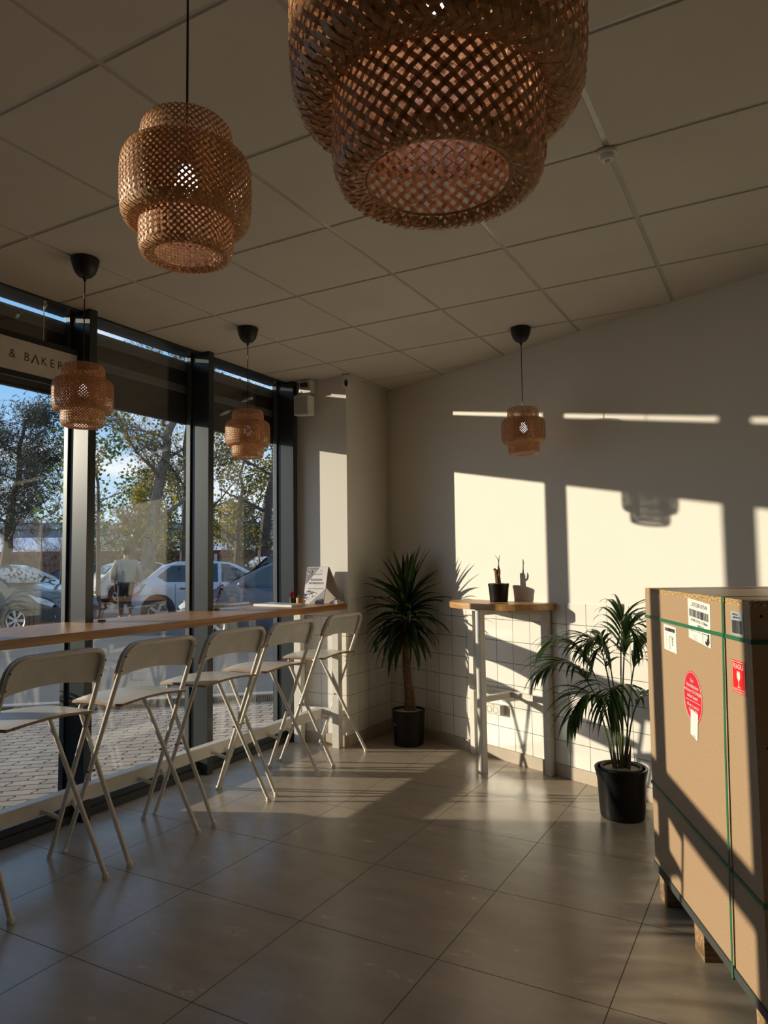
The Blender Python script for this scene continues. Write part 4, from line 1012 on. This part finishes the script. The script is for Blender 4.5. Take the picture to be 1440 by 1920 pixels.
skin_mesh('trousers', [((0,0,.90), (.17,.13)), ((0,.10,.84), .12), ((.10,.11,.50), .090), ((.03,.11,.07), .070), ((0,-.10,.84), .12), ((.02,-.11,.50), .090), ((-.15,-.11,.09), .070)], [(0,1),(1,2),(2,3),(0,4),(4,5),(5,6)], mat('dark_trousers', (.018, .018, .022), .8), pr)
b = MB(); b.sphere((-.010, 0, 1.71), .108, 18, 12, (1,1,1.05)); b.build('hair', mat('dark_hair', (.03, .022, .016), .7), pr, smooth=True)
for (x, y, z) in ((.08, .115, .05), (-.11, -.115, .08)):
    b = MB(); b.sphere((x, y, z-.005), .075, 14, 8, (1, 1, .68)); b.v = [Vector(((v.x-x)*1.75+x, v.y*.75+y*.25, v.z)) for v in b.v]; b.build('shoe', mat('brown_shoe', (.16, .08, .04), .6), pr, smooth=True)
# face details (turned away)
b = MB(); b.sphere((.098, 0, 1.665), .014, 8, 6); b.build('nose', M_skin, pr, smooth=True)
for s_ in (1, -1):
    b = MB(); b.sphere((.09, s_*.032, 1.69), .011, 8, 6); b.build('eye', mat('eye_white', (.7, .7, .7), .3), pr, smooth=True)
    b = MB(); b.sphere((.005, s_*.092, 1.665), .024, 8, 6, (.5, 1, 1.2)); b.build('ear', M_skin, pr, smooth=True)
b = MB(); b.tube([(.088, -.022, 1.63), (.096, 0, 1.628), (.088, .022, 1.63)], .006, 6); b.build('mouth', mat('lips', (.35, .12, .10), .5), pr, smooth=True)

# ------------------------------------------------------------------ outside: trees
M_trunk = mat('tree_bark', (.085, .062, .045), .9, noise=(6, .4, 6), bump=(12, 1)); M_trunk2 = mat('pale_bark', (.24, .19, .14), .9, noise=(5, .4, 6))
LM = {'green': leaf_mat('green_leaves', (.05, .10, .02), (.12, .18, .03), 1.2, .5, .45), 'yellow': leaf_mat('autumn_leaves', (.10, .12, .02), (.42, .30, .02), 1.0, .5, .5),
      'needle': leaf_mat('pine_needles', (.030, .040, .026), (.070, .078, .050), 2.0, .6, .15), 'olive': leaf_mat('olive_leaves', (.08, .09, .02), (.20, .18, .04), 1.4, .5, .45)}
def tree(label, base, Ht, lean, r0, leaf, nleaf, lsize, seed, spread=.45, start=.25, depth=3, branches=9, cat='tree', name='tree', pale=False, hang=0, up_=0.55, name_leaf='foliage'):
    r = random.Random(seed); t = thing(name, label, cat, (base[0], base[1], .05)); b = MB(); tips = []
    lean = Vector((lean[0], lean[1], 0))
    tr_ = [Vector((0,0,-.1)) + Vector((lean.x*q*q, lean.y*q*q, Ht*q)) + Vector((r.uniform(-1, 1), r.uniform(-1, 1), 0))*.06*Ht*.25*q for q in [i/12 for i in range(13)]]
    b.tube(tr_, [r0*(1-.82*i/12) for i in range(13)], 9)
    def grow(p, d, L, rad, dep):
        pts = [p]; n = 5
        for i in range(n):
            d = (d + Vector((r.uniform(-1, 1), r.uniform(-1, 1), r.uniform(-.7, .9)))*.22).normalized(); p = p + d*L/n; pts.append(p)
            if dep <= 1 or i > 2: tips.append((p, d))
        b.tube(pts, [max(.004, rad*(1-.75*i/n)) for i in range(n+1)], 5 if dep > 1 else 4, caps=False)
        if dep > 0:
            for i in range(1, n+1):
                for k in range(r.choice((1, 2))):
                    az = r.uniform(0, 2*PI); nd = (d*.75 + Vector((math.cos(az), math.sin(az), r.uniform(-.3, .8)))*.75).normalized(); grow(pts[i], nd, L*r.uniform(.42, .62), rad*.42*(1-.5*i/n), dep-1)
    for k in range(branches):
        q = start + (1-start)*(k+.5)/branches; i = int(q*12); p = tr_[i].lerp(tr_[min(12, i+1)], q*12-i); az = k*2.4 + r.uniform(-.5, .5)
        grow(p, Vector((math.cos(az), math.sin(az), up_)).normalized(), Ht*spread*(1.15-.75*q)*r.uniform(.8, 1.15), r0*.38*(1.1-q), depth-1)
    b.build('trunk', M_trunk2 if pale else M_trunk, t, smooth=True)
    if nleaf:
        b = MB()
        for k in range(nleaf):
            p, d = tips[r.randrange(len(tips))]; az, el = r.uniform(0, 2*PI), r.uniform(-1.2, 1.0)
            o = Vector((r.gauss(0, 1), r.gauss(0, 1), r.gauss(0, .8)))*lsize*1.6; dd = Vector((math.cos(az)*math.cos(el), math.sin(az)*math.cos(el), math.sin(el)))
            sd = dd.orthogonal().normalized(); sd = Quaternion(dd, r.uniform(0, 6.28)) @ sd; s_ = lsize*r.uniform(.6, 1.2); p = p+o-Vector((0,0,hang*r.random()))
            if p.z < .3: continue
            if leaf == 'needle': vs = [p-sd*s_*.12, p+dd*s_*1.5, p+sd*s_*.12, p-dd*s_*.3]
            else: vs = [p-sd*s_*.45, p+dd*s_*.75, p+sd*s_*.45, p-dd*s_*.45]
            b.add(vs, [(0,1,2,3)])
        b.build(name_leaf, LM[leaf], t)
    return t
tree('dark pine seen through the leftmost pane', (-21.8, 14.2), 6.3, (.5, .4), .22, 'needle', 13000, .13, 11, .30, .34, 3, 15, name='pine_tree', up_=.35)
tree('young poplar with loose green leaves left of the slim grey window post', (-15.6, 11.6), 5.0, (.2, .6), .05, 'green', 700, .09, 21, .20, .35, 2, 10, hang=.2)
tree('young poplar with green and yellow leaves right of the first window post', (-13.25, 10.85), 5.6, (-.2, -.2), .06, 'green', 1200, .085, 22, .26, .30, 2, 12, hang=.3)
tree('big half bare tree with a thick leaning trunk behind the silver hatchback', (-17.7, 16.3), 8.5, (.9, 1.3), .27, 'yellow', 1500, .11, 31, .36, .30, 4, 9, pale=True)
tree('dark trunked tree with sparse leaves beside the second window post', (-17.1, 17.3), 9.0, (.1, .3), .17, 'olive', 1500, .10, 41, .28, .28, 3, 12)
tree('bushy yellowing tree seen through the pane nearest the column', (-18.6, 21.6), 6.6, (.3, .3), .15, 'yellow', 4200, .11, 51, .38, .20, 3, 13)
tree('dark leaning tree at the right edge of the glazing', (-15.4, 19.2), 9.0, (1.0, 1.2), .24, 'olive', 2400, .10, 61, .28, .18, 3, 12)
tree('yellow green tree low behind the walking person', (-28.4, 26.2), 5.6, (.2, .1), .10, 'yellow', 3600, .14, 71, .46, .22, 3, 12)
def low_tree(p, s_, label): return tree(label, p, 4.4, (.1, .1), .12, 'olive', 3600, .16, 80+s_, .45, .12, 3, 10)
low_tree((-32.0, 29.5), 3, 'low leafy tree beyond the fence, behind the big leaning trunk')
low_tree((-26.0, 30.5), 6, 'low leafy tree beyond the fence, toward the column side')
for k, (p, lab) in enumerate((((-29.0, 20.6), 'bare grey shrub beside the pine, left of it'), ((-27.6, 22.0), 'bare grey shrub between the pine and the first window post'), ((-26.2, 23.2), 'bare twiggy shrub behind the pale saloon'))):
    tree(lab, p, 3.6, (0, 0), .05, None, 0, 0, 90+k, .50, .08, 4, 9, cat='shrub', name='bare_shrub', pale=True, up_=1.1)
# fence and far buildings
fn = thing('railing_fence', 'long reddish railing fence with white posts behind the parked cars', 'fence', ep(0, 33.2))
b = MB(); T = Matrix((E1, E2, Vector((0,0,1)))).transposed().to_4x4()
for i in range(210):
    a = -22+i*.18; p = T @ Vector((a, 0, 0)); b.box((-.02, -.012, .1), (.02, .012, 1.55), T @ Matrix.Translation((a, 0, 0)))
for z in (.3, 1.4): b.box((-22, -.02, z), (16, .02, z+.06), T)
b.build('railing', mat('fence_brown', (.20, .08, .06), .7), fn)
for k in range(13):
    b = MB(); b.box((-.06, -.05, .05), (.06, .05, 1.85), T @ Matrix.Translation((-22+k*3, -.08, 0))); b.build('post', mat('fence_post', (.62, .58, .5), .7) if k == 0 else bpy.data.materials['fence_post'], fn)
bd = thing('low_hall', 'long low hall with a white roof and dark red edge beyond the fence', 'building', ep(-12, 52)); O = bd.location
b = MB(); b.box((-34, 48, 0), (14, 60, 1.9), T); b.build('wall', mat('hall_wall', (.22, .13, .11), .8), bd, O)
b = MB(); b.box((-34.3, 47.7, 1.9), (14.3, 60.3, 2.3), T); b.build('roof_edge', mat('hall_edge', (.20, .015, .03), .6), bd, O)
b = MB(); vs = [T @ Vector(p) for p in ((-34.2, 47.8, 2.3), (14.2, 47.8, 2.3), (14.2, 60, 3.6), (-34.2, 60, 3.6), (-34.2, 60, 2.3), (14.2, 60, 2.3))]; b.add(vs, [(0,1,2,3), (3,2,5,4), (0,3,4), (1,5,2), (0,4,5,1)]); b.build('roof', mat('hall_roof', (.62, .62, .66), .6), bd, O)
b2 = thing('warehouse', 'wide grey blue warehouse on the skyline behind the low hall', 'building', ep(-20, 105)); O = b2.location
b = MB(); b.box((-75, 100, 0), (40, 125, 6.2), T); b.build('wall', mat('warehouse_wall', (.30, .33, .40), .8), b2, O)
b = MB(); b.box((-75.5, 99.6, 6.2), (40.5, 125.5, 7.0), T); b.build('roof_edge', mat('warehouse_roof', (.42, .42, .46), .7), b2, O)
